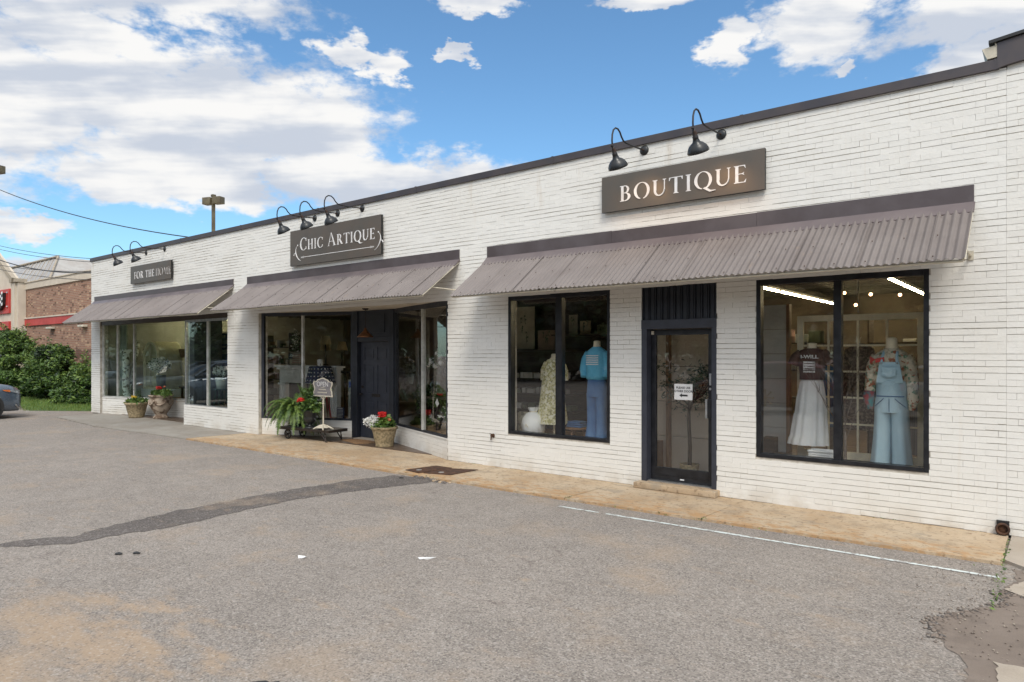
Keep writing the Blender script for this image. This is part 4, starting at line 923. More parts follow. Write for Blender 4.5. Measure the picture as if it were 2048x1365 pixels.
def mannequin_sweater():
    x, y = -5.72, .52
    a = thing('mannequin', 'mannequin in light blue striped sweatshirt and flared dark jeans', 'mannequin', (x, y, .50))
    m = MB(); m.loft([ringE(x, y, z, r, r * .9, 18) for z, r in ((1.93, .10), (2.0, .066), (2.06, .056), (2.10, .055), (2.11, .03))]); m.build('neck_block', ['ivory'], a)
    m = MB(); prof = [(1.49, .155, .12), (1.50, .175, .14), (1.56, .19, .15), (1.68, .19, .15), (1.80, .195, .145), (1.90, .19, .125), (1.96, .15, .10), (1.995, .09, .07), (2.01, .075, .06)]
    m.loft([ringE(x, y, z, rx, ry, 36, .02, 6, z * 8) for z, rx, ry in prof])
    for s in (-1, 1): m.tube([(x + s * .14, y, 1.91), (x + s * .205, y, 1.80), (x + s * .225, y - .03, 1.65), (x + s * .20, y - .08, 1.53)], [.075, .078, .07, .045], 14)
    sw = m.build('sweatshirt', ['sweat'], a)
    q = MB()
    for i in range(5): q.add([(x + u, y - .158 + 1.4 * u * u, 1.86 - i * .034 + dz) for u, dz in ((-.12, 0), (-.04, .002), (.04, 0), (.11, .003), (.11, .018), (.04, .015), (-.04, .018), (-.12, .015))], [(0, 1, 6, 7), (1, 2, 5, 6), (2, 3, 4, 5)], 0, False)
    q.build('white_stripe_print', ['whitecl'], sw)
    m = MB(); m.loft([ringE(x, y, z, rx, ry, 30) for z, rx, ry in ((1.22, .175, .135), (1.35, .168, .13), (1.52, .15, .115))], 0, cap=False)
    for s in (-1, 1): m.loft([ringE(x + s * dx, y, z, r, r * 1.05, 24, .02, 4, z * 5) for z, r, dx in ((1.27, .10, .075), (1.05, .088, .08), (.85, .082, .085), (.68, .095, .09), (.515, .115, .10))], 0, cap=False)
    m.build('jeans', ['denim'], a); return a
mannequin_sweater()
def mannequin_dress():
    x, y = -6.62, .62
    a = thing('mannequin', 'mannequin in long loose green flowered dress beside the window mullion', 'mannequin', (x, y, .50))
    m = MB(); m.loft([ringE(x, y, z, r, r * .9, 18) for z, r in ((1.80, .09), (1.84, .055), (1.89, .05), (1.90, .03))]); m.tube([(x, y, .502), (x, y, .8)], .014); m.lathe([(0, .502), (.13, .502), (.13, .512), (.02, .53)], (x, y, 0), 20); m.build('neck_block', ['ivory'], a)
    m = MB(); rs = [(1.815, .06, .06, .0), (1.80, .12, .09, .01), (1.74, .165, .12, .02), (1.60, .18, .135, .04), (1.35, .20, .155, .07), (1.05, .235, .175, .09), (.82, .27, .19, .11), (.72, .285, .20, .13)]
    m.loft([ringE(x - .02 * i * .4, y, z + 0, rx, ry, 48, pl * .6, 8, .4 * i) for i, (z, rx, ry, pl) in enumerate(rs)], 0, cap=False)
    for s in (-1, 1): m.tube([(x + s * .14, y, 1.74), (x + s * .20, y, 1.62), (x + s * .215, y, 1.45)], [.065, .07, .06], 12)
    m.build('dress', ['dressp'], a); return a
mannequin_dress()

# ---- things in the two boutique windows
def boxy(mb, x0, x1, y0, y1, z0, z1, b=.004, m=None): mb.box(x0, x1, y0, y1, z0, z1, m, bev=b); return mb
# grey board partition
a = thing('display_partition', 'tall grey shiplap partition at the left of the large window', 'partition', (-3.3, 1.6, .0))
m = MB(); 
for k in range(6): m.box(-3.50, -2.99, 1.152 + (k % 2) * .004, 1.21, .502 + k * .35, .845 + k * .35, bev=.004)
m.build('board', ['greycl'], a)
m = MB(); m.box(-2.985, -2.94, 1.13, 1.23, .502, 2.6); m.build('post', ['wood'], a)
q = MB()
for k in range(8):
    an = k * math.pi / 4; q.tube([(-3.28, 1.14, 1.27), (-3.28 + .10 * math.cos(an), 1.135, 1.27 + .10 * math.sin(an))], .006, 4); q.ball((-3.28 + .11 * math.cos(an), 1.135, 1.27 + .11 * math.sin(an)), .016, n=6)
single('wall_ornament', q, 'cream', 'pale round flower ornament on the grey boards', 'ornament')
single('wooden_box', boxy(MB(), -3.20, -3.03, .75, .93, .502, .745, .008), 'wood_dk', 'small dark wooden box at the lower left corner of the large window', 'box')
# wicker basket
a = thing('wicker_basket', 'white wicker basket on the window floor beside the white skirt', 'basket', (-2.33, .45, .5))
m = MB()
for k in range(7):
    z = .506 + k * .022; ex = .003 * (k % 2)
    for (x0, y0, x1, y1) in ((-2.47, .36, -2.19, .36), (-2.19, .36, -2.19, .56), (-2.19, .56, -2.47, .56), (-2.47, .56, -2.47, .36)): m.tube([(x0, y0, z + .01), ((x0 + x1) / 2, (y0 + y1) / 2 - ex, z + .01), (x1, y1, z + .01)], .012, 6)
m.build('basket_weave', ['whitecl'], a)
m = MB(); m.tube([(-2.48, .35, .662), (-2.18, .35, .662), (-2.18, .57, .662), (-2.48, .57, .662), (-2.48, .35, .662)], .012, 6); m.build('basket_rim', ['whitecl'], a)
# lattice window frame hung on a chain
a = thing('lattice_frame', 'large cream multi-pane window frame standing behind the mannequins', 'window frame', (-2.1, 1.3, .5))
m = MB(); m.box(-2.80, -2.72, 1.00, 1.05, .502, 2.42, bev=.004); m.box(-1.36, -1.19, 1.00, 1.05, .502, 2.42, bev=.004); m.box(-2.72, -1.36, 1.00, 1.05, 2.34, 2.42, bev=.004); m.box(-2.72, -1.36, 1.00, 1.05, .502, .60, bev=.004)
MT['creamlit'] = pbr('pale_cream_frame_paint', (.85, .77, .56), .6)
m.build('frame', ['creamlit'], a)
m = MB()
for x in (-2.40, -2.04, -1.70): m.box(x - .012, x + .012, 1.01, 1.035, .60, 2.34)
for z in (2.01, 1.665, 1.32, .97): m.box(-2.72, -1.36, 1.012, 1.033, z - .012, z + .012)
m.build('glazing_bars', ['creamlit'], a)
m = MB(); m.tube([(-2.04, 1.03, 2.44), (-2.04, 1.03, 3.34)], .006, 5); m.build('hanging_chain', ['alu'], a)
m = MB(); m.tube([(-1.27, 1.03, 2.44), (-1.27, 1.03, 3.34)], .006, 5); m.build('hanging_chain', ['alu'], a)
# bare twig tree with little lights
def twig(m, p, d, l, r, k, rr, spread=.55):
    q = p + d * l; m.tube([p, (p + q) / 2 + Vector((rr.uniform(-.02, .02),) * 3) * l, q], [r, r * .8, r * .62], 5)
    if k == 0: return
    for i in range(rr.choice((2, 3)) if k > 1 else 2):
        nd = (d + Vector((rr.uniform(-1, 1), rr.uniform(-.5, .5), rr.uniform(-.25, .7))) * spread).normalized(); twig(m, q, nd, l * rr.uniform(.65, .85), r * .6, k - 1, rr, spread)
MT['twig'] = pbr("grey_brown_twigs", (.22, .18, .15), .7, c2=(.12, .09, .07), scale=20)
a = thing('bare_branch_tree', 'leafless twig tree with thin pale branches between the two mannequins', 'artificial tree', (-2.09, .55, .5))
m = MB(); rr = random.Random(5); twig(m, Vector((-2.09, .55, .505)), Vector((0, 0, 1)), .42, .022, 0, rr)
for k in range(6): twig(m, Vector((-2.09, .55, .80 + k * .05)), Vector((rr.uniform(-.7, .7), rr.uniform(-.1, .1), 1)).normalized(), .36, .006, 4, rr, .45)
m.build('branches', ['twig'], a)
m = MB(); m.lathe([(0, .502), (.09, .502), (.09, .515), (.03, .53)], (-2.09, .55, 0), 16); m.build('base', ['iron'], a)
# clothes behind
def hung(name, x0, x1, y, z0, z1, mat, label, cat, pl=.03, fq=7):
    a = thing(name, label, cat, ((x0 + x1) / 2, y, z1)); m = MB(); cx, rx = (x0 + x1) / 2, (x1 - x0) / 2
    m.loft([ringE(cx, y, z, rx * k, .05 * k, 36, pl * (1 - t), fq, t * 3) for t, z, k in ((0, z0, 1.0), (.3, z0 + (z1 - z0) * .3, .95), (.8, z0 + (z1 - z0) * .8, .92), (.93, z0 + (z1 - z0) * .93, .80), (1, z1, .2))], 0)
    m.build('garment', [mat], a)
    m = MB(); m.tube([(cx, y, z1 - .01), (cx, y, z1 + .05), (cx + .02, y, z1 + .09)], .005, 5); m.build('hanger_hook', ['alu'], a); return a
hung('hanging_garment', -2.46, -1.98, 2.0, .80, 2.05, 'leafcloth', 'dusty leaf-print dress hanging behind the lattice frame', 'dress')
hung('hanging_garment', -2.95, -2.55, 2.2, .80, 1.75, 'denim', 'blue denim garment hanging behind the white skirt', 'clothing')
hung('hanging_garment', -1.55, -1.20, 2.1, 1.0, 1.95, pbr('dark_red_cloth', (.16, .03, .035), .9, c2=(.10, .03, .05), scale=12), 'dark red patterned top hanging behind the overalls mannequin', 'clothing')
hung('hanging_garment', -1.70, -1.28, 1.9, .52, 1.25, pbr('grey_striped_cloth', (.30, .31, .33), .9, c2=(.16, .17, .19), scale=30, stretch=(1, 1, .02)), 'grey striped skirt hanging low behind the overalls mannequin', 'clothing')
# back shelves filled with goods (large boutique window)
def shelf_unit(x0, x1, y, zs, label, goods, seed):
    a = thing('shelf_unit', label, 'shelves', ((x0 + x1) / 2, y, 0)); m = MB(); m.box(x0 - .03, x0, y, y + .4, .014, zs[-1] + .45); m.box(x1, x1 + .03, y, y + .4, .014, zs[-1] + .45); m.build('upright_panels', ['wood_dk'], a)
    for z in zs: m = MB(); m.box(x0, x1, y + .002, y + .4, z - .02, z); m.build('shelf', ['wood_dk'], a)
    rr = random.Random(seed)
    for lv, z in enumerate(zs):
        lv = ('lowest', 'second', 'third', 'topmost')[lv]; x = x0 + .05
        while x < x1 - .2:
            w_ = rr.uniform(.10, .28); h = rr.uniform(.05, .26); mt = rr.choice(goods); nm, ct, mtx = mt
            mm = MB(); mm.box(x, x + w_, y + .05, y + .3, z + .002, z + h, bev=.012)
            if rr.random() < .8: single(nm, mm, mtx, f'{ct} on the {lv} of the {label.split(" ", 1)[1]}', ct.split()[-1], 'goods on the shop shelves')
            x += w_ + rr.uniform(.03, .15)
GC = pbr('cream_cloth', (.42, .38, .30), .9); GG = pbr('dusty_green_cloth', (.14, .17, .11), .9); GB = pbr('tan_card', (.28, .19, .11), .9); GP = pbr('dusty_pink_cloth', (.34, .20, .17), .9); GW = pbr('offwhite_paper', (.55, .54, .50), .8)
goods = [('folded_cloth', 'folded cream cloth', GC), ('folded_cloth', 'folded green cloth', GG), ('gift_box', 'tan gift box', GB), ('folded_cloth', 'folded pink cloth', GP), ('gift_box', 'pale gift box', GW)]
shelf_unit(-4.9, -3.2, 4.2, (.6, 1.1, 1.6, 2.1), 'tall wooden shelves behind the grey partition', goods, 1)
shelf_unit(-2.6, -.9, 4.6, (.6, 1.1, 1.6, 2.1), 'tall wooden shelves behind the leaf-print dress', goods, 2)
shelf_unit(-12.2, -10.4, 3.6, (.5, .95, 1.4, 1.9), 'dark shelves behind the slanted shop glass', goods, 4)
# --- left boutique window: shelves with prints and folded clothes
a = thing('shelf_unit', 'dark wall shelving with folded clothes and art prints in the window with the jeans mannequin', 'shelves', (-7.9, 2.2, 0))
m = MB(); m.box(-9.6, -6.4, 2.72, 2.76, .014, 3.1); m.build('back_panel', ['wood_dk'], a)
for z in (.78, 1.10, 1.40, 1.98, 2.28):
    m = MB(); m.box(-9.5 if z < 2.2 else -7.8, -7.3 if z < 2.2 else -6.4, 2.2, 2.715, z - .03, z); m.build('shelf', ['wood_dk'], a)
rr = random.Random(9)
for z, lv in ((.782, 'low'), (1.102, 'middle'), (1.402, 'high')):
    x = -9.4
    while x < -7.55:
        w_ = rr.uniform(.05, .22); mm = MB(); mm.box(x, x + w_, 2.25, 2.5, z, z + rr.uniform(.06, .13), bev=.01)
        single('folded_cloth', mm, rr.choice((GW, GC, GW, GG)), f'pale folded garment on the {lv} dark shelf left of the flowered dress', 'clothing', 'folded clothes on the shelves'); x += w_ + rr.uniform(.01, .05)
def print_(x0, x1, y, z0, z1, label, c1, marks, seed):
    a = thing('art_print', label, 'picture', ((x0 + x1) / 2, y, z0)); m = MB(); m.box(x0, x1, y, y + .02, z0, z1); m.build('canvas', [pbr('print_paper', c1, .8, var=.2, scale=3)], a)
    m = MB(); r2 = random.Random(seed)
    for k in range(marks):
        cx_, cz = r2.uniform(x0 + .3 * (x1 - x0), x1 - .3 * (x1 - x0)), r2.uniform(z0 + .15 * (z1 - z0), z1 - .3 * (z1 - z0)); m.tube([(cx_, y - .003, cz), (cx_ + r2.uniform(-.04, .04), y - .003, cz + .1)], [.008, .002], 5); m.ball((cx_, y - .002, cz + .1), .022, n=7, sy=.15)
    m.build('painted_motif', [GG], a); return a
print_(-8.95, -8.44, 2.5, 2.0, 2.88, 'tall pale botanical print standing at the top left of the shelving', (.50, .46, .34), 9, 1)
print_(-8.35, -7.93, 2.5, 1.985, 2.38, 'pinkish painted print right of the tall botanical one', (.36, .27, .20), 5, 2)
print_(-7.58, -7.38, 2.5, 2.285, 2.67, 'narrow framed print with a bright streak on the upper right shelf', (.42, .38, .29), 3, 3)
print_(-7.32, -7.08, 2.5, 2.285, 2.54, 'square cream flower print in the middle of the upper right shelf', (.50, .42, .28), 4, 4)
print_(-6.93, -6.72, 2.5, 2.285, 2.46, 'small green print at the right end of the upper shelf', (.20, .22, .14), 3, 5)
# sack, cushion, stool with folded jeans
a = thing('cloth_sack', 'tied white cloth sack on the floor of the left boutique window', 'sack', (-6.97, .5, .5))
m = MB(); m.loft([ringE(-6.97, .50, z, r, r * .9, 30, pl, 7, z * 20) for z, r, pl in ((.503, .13, .02), (.55, .19, .03), (.68, .215, .03), (.80, .195, .04), (.88, .13, .07), (.915, .055, .12), (.95, .075, .2), (.985, .085, .25))], 0); m.build('sack_body', ['whitecl'], a)
m = MB(); m.tube([(-6.97 + .062 * math.cos(t), .5 + .06 * math.sin(t), .915) for t in [k * .7 for k in range(10)]], .008, 5); m.tube([(-7.0, .31, .66), (-6.97, .29, .72), (-6.94, .31, .66)], .006, 5); m.build('tie_string', ['ivory'], a)
m = MB(); m.loft([ringE(-7.30, .66 + .0, z, rx, .06, 24, .01, 4) for z, rx in ((.504, .10), (.53, .125), (.70, .13), (.86, .125), (.885, .09))], 0)
single('cushion', m, print_mat('diamond_cushion_cloth', (.42, .39, .30), [(.25, .24, .2), (.5, .47, .38)], 16), 'patterned beige cushion standing behind the white sack', 'cushion')
a = thing('wooden_stool', 'low round wooden stool at the feet of the jeans mannequin', 'stool', (-6.25, .75, .5))
m = MB(); m.lathe([(0, .64), (.19, .64), (.195, .655), (.19, .672), (0, .672)], (-6.27, .78, 0), 28); m.build('seat', ['wood'], a)
for k in range(3):
    an = k * 2.09 + .4; m = MB(); m.cyl((-6.27 + .10 * math.cos(an), .78 + .10 * math.sin(an), .64), (-6.27 + .15 * math.cos(an), .78 + .15 * math.sin(an), .503), .022, .018, 8); m.build('leg', ['wood'], a)
for k in range(3):
    m = MB(); m.box(-6.42 + .01 * k, -6.13 - .01 * k, .68, .90, .674 + k * .034, .705 + k * .034, bev=.014)
    single('folded_jeans', m, 'denim', 'folded blue jeans in the pile on the round wooden stool', 'jeans', 'folded jeans on the stool')
# boutique door: pale panel, olive tree, notice
m = MB()
for k in range(5): m.box(-5.4, -3.45, 1.35 + .004 * (k % 2), 1.40, .02 + k * .56, .57 + k * .56, bev=.004)
single('display_partition', m, pbr('warm_beige_boards', (.78, .66, .52), .75, c2=(.72, .60, .47), scale=1.5), 'wide beige boarded partition right behind the glass door', 'partition')
single('wooden_post', MB().box(-4.86, -4.80, 1.2, 1.28, .014, 3.3), 'wood', 'thin warm wooden post at the left inside the glass door', 'post')
a = thing('olive_tree', 'potted artificial olive tree standing behind the glass door', 'artificial tree', (-4.33, .9, .014))
m = MB(); m.tube([(-4.33, .9, .05), (-4.32, .9, .5), (-4.34, .9, .9), (-4.33, .9, 1.25)], [.035, .032, .028, .018], 8)
rr = random.Random(3); tips = []
for k in range(9):
    an = rr.uniform(0, 6.28); z0_ = rr.uniform(.85, 1.2); e = Vector((-4.33 + .42 * math.cos(an), .9 + .25 * math.sin(an), z0_ + rr.uniform(.3, .65))); b0 = Vector((-4.33, .9, z0_)); md = (b0 + e) / 2 + Vector((0, 0, -.05)); m.tube([b0, md, e], [.014, .010, .004], 5); tips += [e, md, b0.lerp(e, .8)]
m.build('trunk', ['bark'], a)
MT['olive'] = pbr("olive_leaf", (.075, .105, .065), .6, c2=(.14, .17, .13), scale=20)
m = MB()
for t in tips: leaves(m, np.array(t) + rng.normal(size=(26, 3)) * np.array([.09, .07, .09]), .085, [0], asp=.28)
m.build('foliage', ['olive'], a)
m = MB(); m.lathe([(0, .016), (.11, .016), (.15, .24), (.14, .24), (.13, .2), (0, .2)], (-4.33, .9, 0), 20); m.build('pot', ['stone'], a)
a = thing('door_notice', 'white paper notice reading PLEASE USE OTHER DOOR with a left arrow on the glass door', 'notice', (-4.08, .13, 1.255))
m = MB(); m.box(-4.215, -3.945, .1345, .1370, 1.255, 1.477); m.build('paper', ['whitep'], a)
m = MB(); fn = lambda u, v, w: (-4.08 + u, .1337, 1.40 + v)
put_text(m, 'PLEASE USE', .042, lambda u, v, w: fn(u, v + .01, 0), bold=.0012); put_text(m, 'OTHER DOOR', .042, lambda u, v, w: fn(u, v - .038, 0), bold=.0012)
m.add([fn(-.06, -.083, 0), fn(-.02, -.055, 0), fn(-.02, -.111, 0), fn(-.02, -.071, 0), fn(-.02, -.095, 0), fn(.065, -.095, 0), fn(.065, -.071, 0)], [(0, 2, 1), (3, 4, 5, 6)], 0, False); m.build('lettering', ['blackp'], a)

# ---- middle shop window
a = thing('mantelpiece', 'white painted fireplace surround in the middle shop window', 'mantelpiece', (-15.0, 1.5, .34))
X0, X1, Y = -16.2, -13.75, 1.55
m = MB(); m.box(X0 - .12, X1 + .1, Y - .10, Y + .18, 1.55, 1.60, bev=.006); m.box(X0 - .06, X1 + .05, Y - .06, Y + .15, 1.49, 1.549, bev=.01); m.build('mantel_shelf', ['white_obj'], a)
m = MB(); m.box(X0, X1, Y, Y + .12, 1.14, 1.489, bev=.004); m.box(X0 + .28, X1 - .28, Y - .015, Y, 1.20, 1.42, bev=.008); m.build('frieze', ['white_obj'], a)
for x in (X0, X1 - .26):
    m = MB(); m.box(x, x + .26, Y - .0, Y + .12, .348, 1.139, bev=.004); m.box(x + .03, x + .07, Y - .02, Y, .42, 1.06); m.box(x + .11, x + .15, Y - .02, Y, .42, 1.06); m.box(x + .19, x + .23, Y - .02, Y, .42, 1.06); m.box(x - .03, x + .29, Y - .04, Y, 1.08, 1.138, bev=.008); m.build('pilaster', ['white_obj'], a)
# flag cushion
a = thing('flag_cushion', 'cream cushion with stars and stripes leaning on the white mantel', 'cushion', (-15.1, 1.6, 1.6))
def cush(cx, cy, z0, w_, h, t=.07):
    m = MB(); n = 10; g1 = []
    for s in (1, -1):
        vs = []; 
        for i in range(n + 1):
            for j in range(n + 1):
                u, v = i / n * 2 - 1, j / n * 2 - 1; k = max(0.0, (1 - u ** 4) * (1 - v ** 4)); e = 1 + .08 * (abs(u * v)) ** 3 - .05 * (abs(u) + abs(v)) * 0
                vs.append((cx + u * w_ / 2 * (1 - .06 * (1 - v * v)), cy - s * t * k ** .6, z0 + h / 2 + v * h / 2 * (1 - .06 * (1 - u * u))))
        m.add(vs, [(i * (n + 1) + j, (i + 1) * (n + 1) + j, (i + 1) * (n + 1) + j + 1, i * (n + 1) + j + 1) for i in range(n) for j in range(n)], 0, True)
    return m
cush(-15.35, 1.52, 1.602, .72, .36).build('cushion_cover', [GC], a)
m = MB(); 
for k in range(5): m.box(-15.35 - .10, -15.35 + .26, 1.435, 1.444, 1.66 + k * .05, 1.683 + k * .05)
m.build('stripes', [GP], a)
m = MB(); m.box(-15.63, -15.45, 1.440, 1.446, 1.76, 1.90); m.build('star_field', [pbr('navy_cloth', (.02, .03, .07), .9)], a)
m = MB()
for i in range(3):
    for j in range(3): m.ball((-15.60 + i * .06, 1.438, 1.785 + j * .045), .011, n=6, sy=.3)
m.build('stars', [GW], a)
# flag-draped lamp
a = thing('table_lamp', 'table lamp with a navy starred shade draped in striped flag cloth', 'lamp', (-13.85, 1.15, .35))
NAVY = pbr('navy_starred_cloth', (.018, .024, .055), .9)
m = MB(); m.lathe([(.37, 1.20), (.35, 1.24), (.26, 1.60), (.25, 1.60), (.345, 1.22)], (-13.87, 1.16, 0), 32, cap=False, wob=lambda a_, z: .02 * math.sin(6 * a_)); m.build('lamp_shade', [NAVY], a)
m = MB()
for r_, z in ((.335, 1.27), (.31, 1.36), (.29, 1.45), (.27, 1.54)):
    for k in range(22): an = 2 * math.pi * k / 22 + z * 3; m.ball((-13.87 + (r_ + .012) * math.cos(an), 1.16 + (r_ + .012) * math.sin(an), z), .015, n=6)
m.build('stars', [GW], a)
m = MB(); m.cyl((-13.87, 1.16, .36), (-13.87, 1.16, 1.66), .018); m.lathe([(0, .350), (.12, .350), (.12, .38), (.05, .42), (.07, .6), (.10, .75), (.06, .9), (.02, .95)], (-13.87, 1.16, 0), 20); m.lathe([(.07, 1.66), (.075, 1.75), (.05, 1.76), (0, 1.76)], (-13.87, 1.16, 0), 16); m.build('lamp_base', [GW], a)
m = MB()
for k in range(7):
    x = -13.62 + k * .045; m.loft([[(x + .10 * t + .02 * math.sin(5 * t), 1.02 - .04 * math.sin(3 * t + k), 1.22 - .84 * t), (x + .045 + .10 * t + .02 * math.sin(5 * t), 1.0 - .04 * math.sin(3 * t + k + 1), 1.22 - .84 * t)] for t in [q / 8 for q in range(9)]], k % 2, False, True, False)
m.build('flag_cloth', [pbr('dark_red_stripe', (.22, .03, .03), .9), GC], a)
# pale panel + hours boards
single('painted_cabinet', MB().box(-13.40, -12.62, 1.62, 1.9, .345, 1.28, bev=.006).box(-13.30, -12.72, 1.60, 1.62, .44, 1.18, bev=.01), pbr('grey_green_paint', (.36, .40, .34), .6), 'pale grey green panelled cabinet right of the fireplace', 'cabinet')
for (x0, x1, lab, ln) in ((-12.96, -12.70, 'dark board of small pale text lines at the lower right of the middle window', 7), (-12.62, -12.41, 'dark board with a bold white heading next to the blue door', 4)):
    ym = 1.0 + .393 * ((x0 + x1) / 2 + 12.45) + .10; a = thing('hours_board', lab, 'notice board', (x0, ym, .41)); m = MB(); m.box(x0, x1, ym, ym + .015, .41, .67 if ln > 5 else .63); m.build('board', [NAVY], a)
    m = MB()
    for k in range(ln):
        big_ = (k == 0 or (ln < 5 and k == 1)); z = .635 - k * .032 - (.0 if ln > 5 else .04); x = x0 + .03
        while x < x1 - .04: w_ = rr.uniform(.012, .03); m.box(x, x + w_, ym - .003, ym, z, z + (.022 if big_ else .008)); x += w_ + .008
    m.build('faded_print', [GW], a)
# back lamps and furniture in the middle shop
def table_lamp(x, y, z, label):
    a = thing('table_lamp', label, 'lamp', (x, y, z)); m = MB(); m.lathe([(.17, z + .62), (.11, z + .88), (.105, z + .88), (.165, z + .62)], (x, y, 0), 24, cap=False); m.build('lamp_shade', ['lampshade'], a)
    m = MB(); m.lathe([(0, z), (.09, z), (.09, z + .02), (.02, z + .05), (.035, z + .2), (.02, z + .35), (.03, z + .45), (.012, z + .7)], (x, y, 0), 16); m.build('lamp_base', ['iron'], a)
def table(x0, x1, y0, y1, z, label, zb=.014, mt='wood_dk'):
    a = thing('display_table', label, 'table', ((x0 + x1) / 2, (y0 + y1) / 2, zb)); m = MB(); m.box(x0, x1, y0, y1, z - .05, z, bev=.008); m.build('table_top', [mt], a)
    for x in (x0 + .04, x1 - .10):
        for y in (y0 + .04, y1 - .10): m = MB(); m.box(x, x + .06, y, y + .06, zb, z - .051, bev=.006); m.build('leg', [mt], a)
table(-18.2, -16.0, 3.7, 4.5, 1.38, 'long dark table under the two parchment shaded lamps')
table_lamp(-17.55, 4.0, 1.382, 'left one of two lamps with parchment shades deep in the middle shop')
table_lamp(-16.75, 4.0, 1.382, 'right one of two lamps with parchment shades deep in the middle shop')
# right slanted window: demijohn with hydrangeas on a table, glass vase
table(-9.95, -8.95, .72, 1.2, 1.05, 'dark narrow table behind the slanted glass right of the blue door', .345)
a = thing('glass_demijohn', 'large green glass demijohn holding white round blossoms', 'vase', (-9.72, 1.2, 1.05))
m = MB(); m.lathe([(0, 1.052), (.17, 1.055), (.20, 1.10), (.20, 1.32), (.17, 1.40), (.05, 1.47), (.035, 1.52), (.045, 1.55)], (-9.60, .90, 0), 28, cap=False)
gm = glassmat('green_bottle_glass', (.42, .62, .56), 2.0); m.build('bottle', [gm], a)
m = MB(); fl = [(-9.82, .90, 1.78), (-9.72, .8, 1.72), (-9.60, .92, 1.84), (-9.48, .82, 1.72), (-9.38, .92, 1.80), (-9.60, .78, 1.66), (-9.46, 1.0, 1.9), (-9.76, 1.0, 1.9), (-9.88, .88, 1.68)]
for f_ in fl: m.ball(f_, .055, n=9); m.tube([f_, (-9.60, .90, 1.5)], .004, 4, m=1); leaves(m, np.array(f_) + rng.normal(size=(14, 3)) * .07, .10, [1])
m.build('blossoms', ['white_petal', 'leafB'], a)
a = thing('glass_vase', 'round clear glass vase on the display floor near the corner of the slanted glass', 'vase', (-8.95, .75, .345))
m = MB(); m.lathe([(0, .348), (.09, .35), (.15, .42), (.16, .50), (.11, .60), (.08, .64), (.10, .66)], (-9.1, .62, 0), 24, cap=False); m.build('vase_body', ['glassg'], a)
m = MB(); leaves(m, np.array([-9.1, .62, .78]) + rng.normal(size=(70, 3)) * .09, .07, [0, 1, 0]); m.build('foliage', ['leafB', 'white_petal'], a)
a = thing('topiary_plant', 'dark bushy potted plant behind the slanted glass beside the blue door', 'plant', (-10.5, 1.3, .345))
m = MB()
P, dd = blobpts((-10.45, 1.35, .95), (.24, .22, .40), 900, .3); leaves(m, P, .09, [0, 0, 1], out=dd); m.build('foliage', ['leafD', 'leafB'], a)
m = MB(); m.lathe([(0, .347), (.12, .347), (.15, .56), (0, .56)], (-10.45, 1.35, 0), 18); m.build('pot', ['iron'], a)
single('draped_curtain', MB().loft([[(-9.98 + .10 * t + .015 * math.sin(k * 1.3), 1.7 + .03 * math.sin(k * 1.9), 2.8 - 1.5 * t) for k in range(8)] + [(-9.90 + .10 * t, 1.75, 2.8 - 1.5 * t)] for t in (0, .3, .6, 1)]), GG, 'dark draped cloth hanging behind the slanted glass', 'curtain')

# ---- far shop window
single('window_curtain', MB().loft([[(-23.95 + .035 * k, .62 + .03 * math.sin(k * 1.6) + .02 * k, z) for k in range(7)] + [(-23.74, .80, z), (-23.95, .72, z)] for z in (.48, 1.5, 2.9)]), pbr('pale_green_curtain', (.34, .38, .33), .9), 'pale green grey curtain at the far left end of the windows', 'curtain')
a = thing('plaster_column', 'chipped white wooden column in the far shop window', 'column', (-23.6, 1.1, .47))
MT['chip'] = pbr("chipped_white_paint", (.80, .82, .77), .8, c2=(.18, .17, .13), scale=9, thr=(.50, .56))
m = MB(); m.lathe([(.15, .48), (.15, .6), (.12, .62), (.105, .7), (.10, 1.9), (.115, 1.93)], (-23.45, .62, 0), 20); m.build('shaft', ['chip'], a)
m = MB(); m.box(-23.59, -23.31, .48, .76, 1.93, 2.0, bev=.006); m.box(-23.57, -23.33, .50, .74, 2.0, 2.04, bev=.006); m.build('capital', ['chip'], a)
single('leaning_post', MB().tube([(-23.80, .85, .48), (-24.05, 1.25, 2.3)], .06, 10), 'chip', 'pale round post leaning behind the first narrow pane of the far shop', 'post')
a = thing('arched_cabinet', 'cream arched cabinet with glazed double doors in the far shop window', 'cabinet', (-22.4, 1.7, .47))
def archpoly(cx, w_, z0, zs, n=14): return [(cx - w_, z0), (cx + w_, z0)] + [(cx + w_ * math.cos(math.pi * k / n), zs + w_ * 1.0 * math.sin(math.pi * k / n)) for k in range(n + 1)]
cxA = -23.28
m = MB(); A_, B_ = archpoly(cxA, .52, .74, 1.78), archpoly(cxA, .45, .80, 1.78)
F = lambda p, y: (p[0], y, p[1])
n = len(A_)
for i in range(n):
    j = (i + 1) % n; m.add([F(A_[i], 1.30), F(A_[j], 1.30), F(B_[j], 1.30), F(B_[i], 1.30), F(A_[i], 1.36), F(A_[j], 1.36), F(B_[j], 1.36), F(B_[i], 1.36)], [(0, 1, 2, 3), (0, 4, 5, 1), (3, 2, 6, 7)], 0, False)
m.build('door_surround', ['creamlit'], a)
m = MB(); m.prism(A_, lambda u, v, w: (u, 1.37 + w, v), .75); m.build('case', [pbr('olive_cream_paint', (.58, .54, .36), .7)], a)
m = MB(); m.box(cxA - .015, cxA + .015, 1.29, 1.33, .80, 2.22)
for z in (1.15, 1.5, 1.85): m.box(cxA - .44, cxA + .44, 1.31, 1.33, z - .01, z + .01)
m.build('glazing_bars', ['cream'], a)
single('low_chest', MB().box(-23.85, -22.65, 1.25, 2.2, .475, .735, bev=.01), 'white_obj', 'low white chest under the arched cabinet', 'chest')
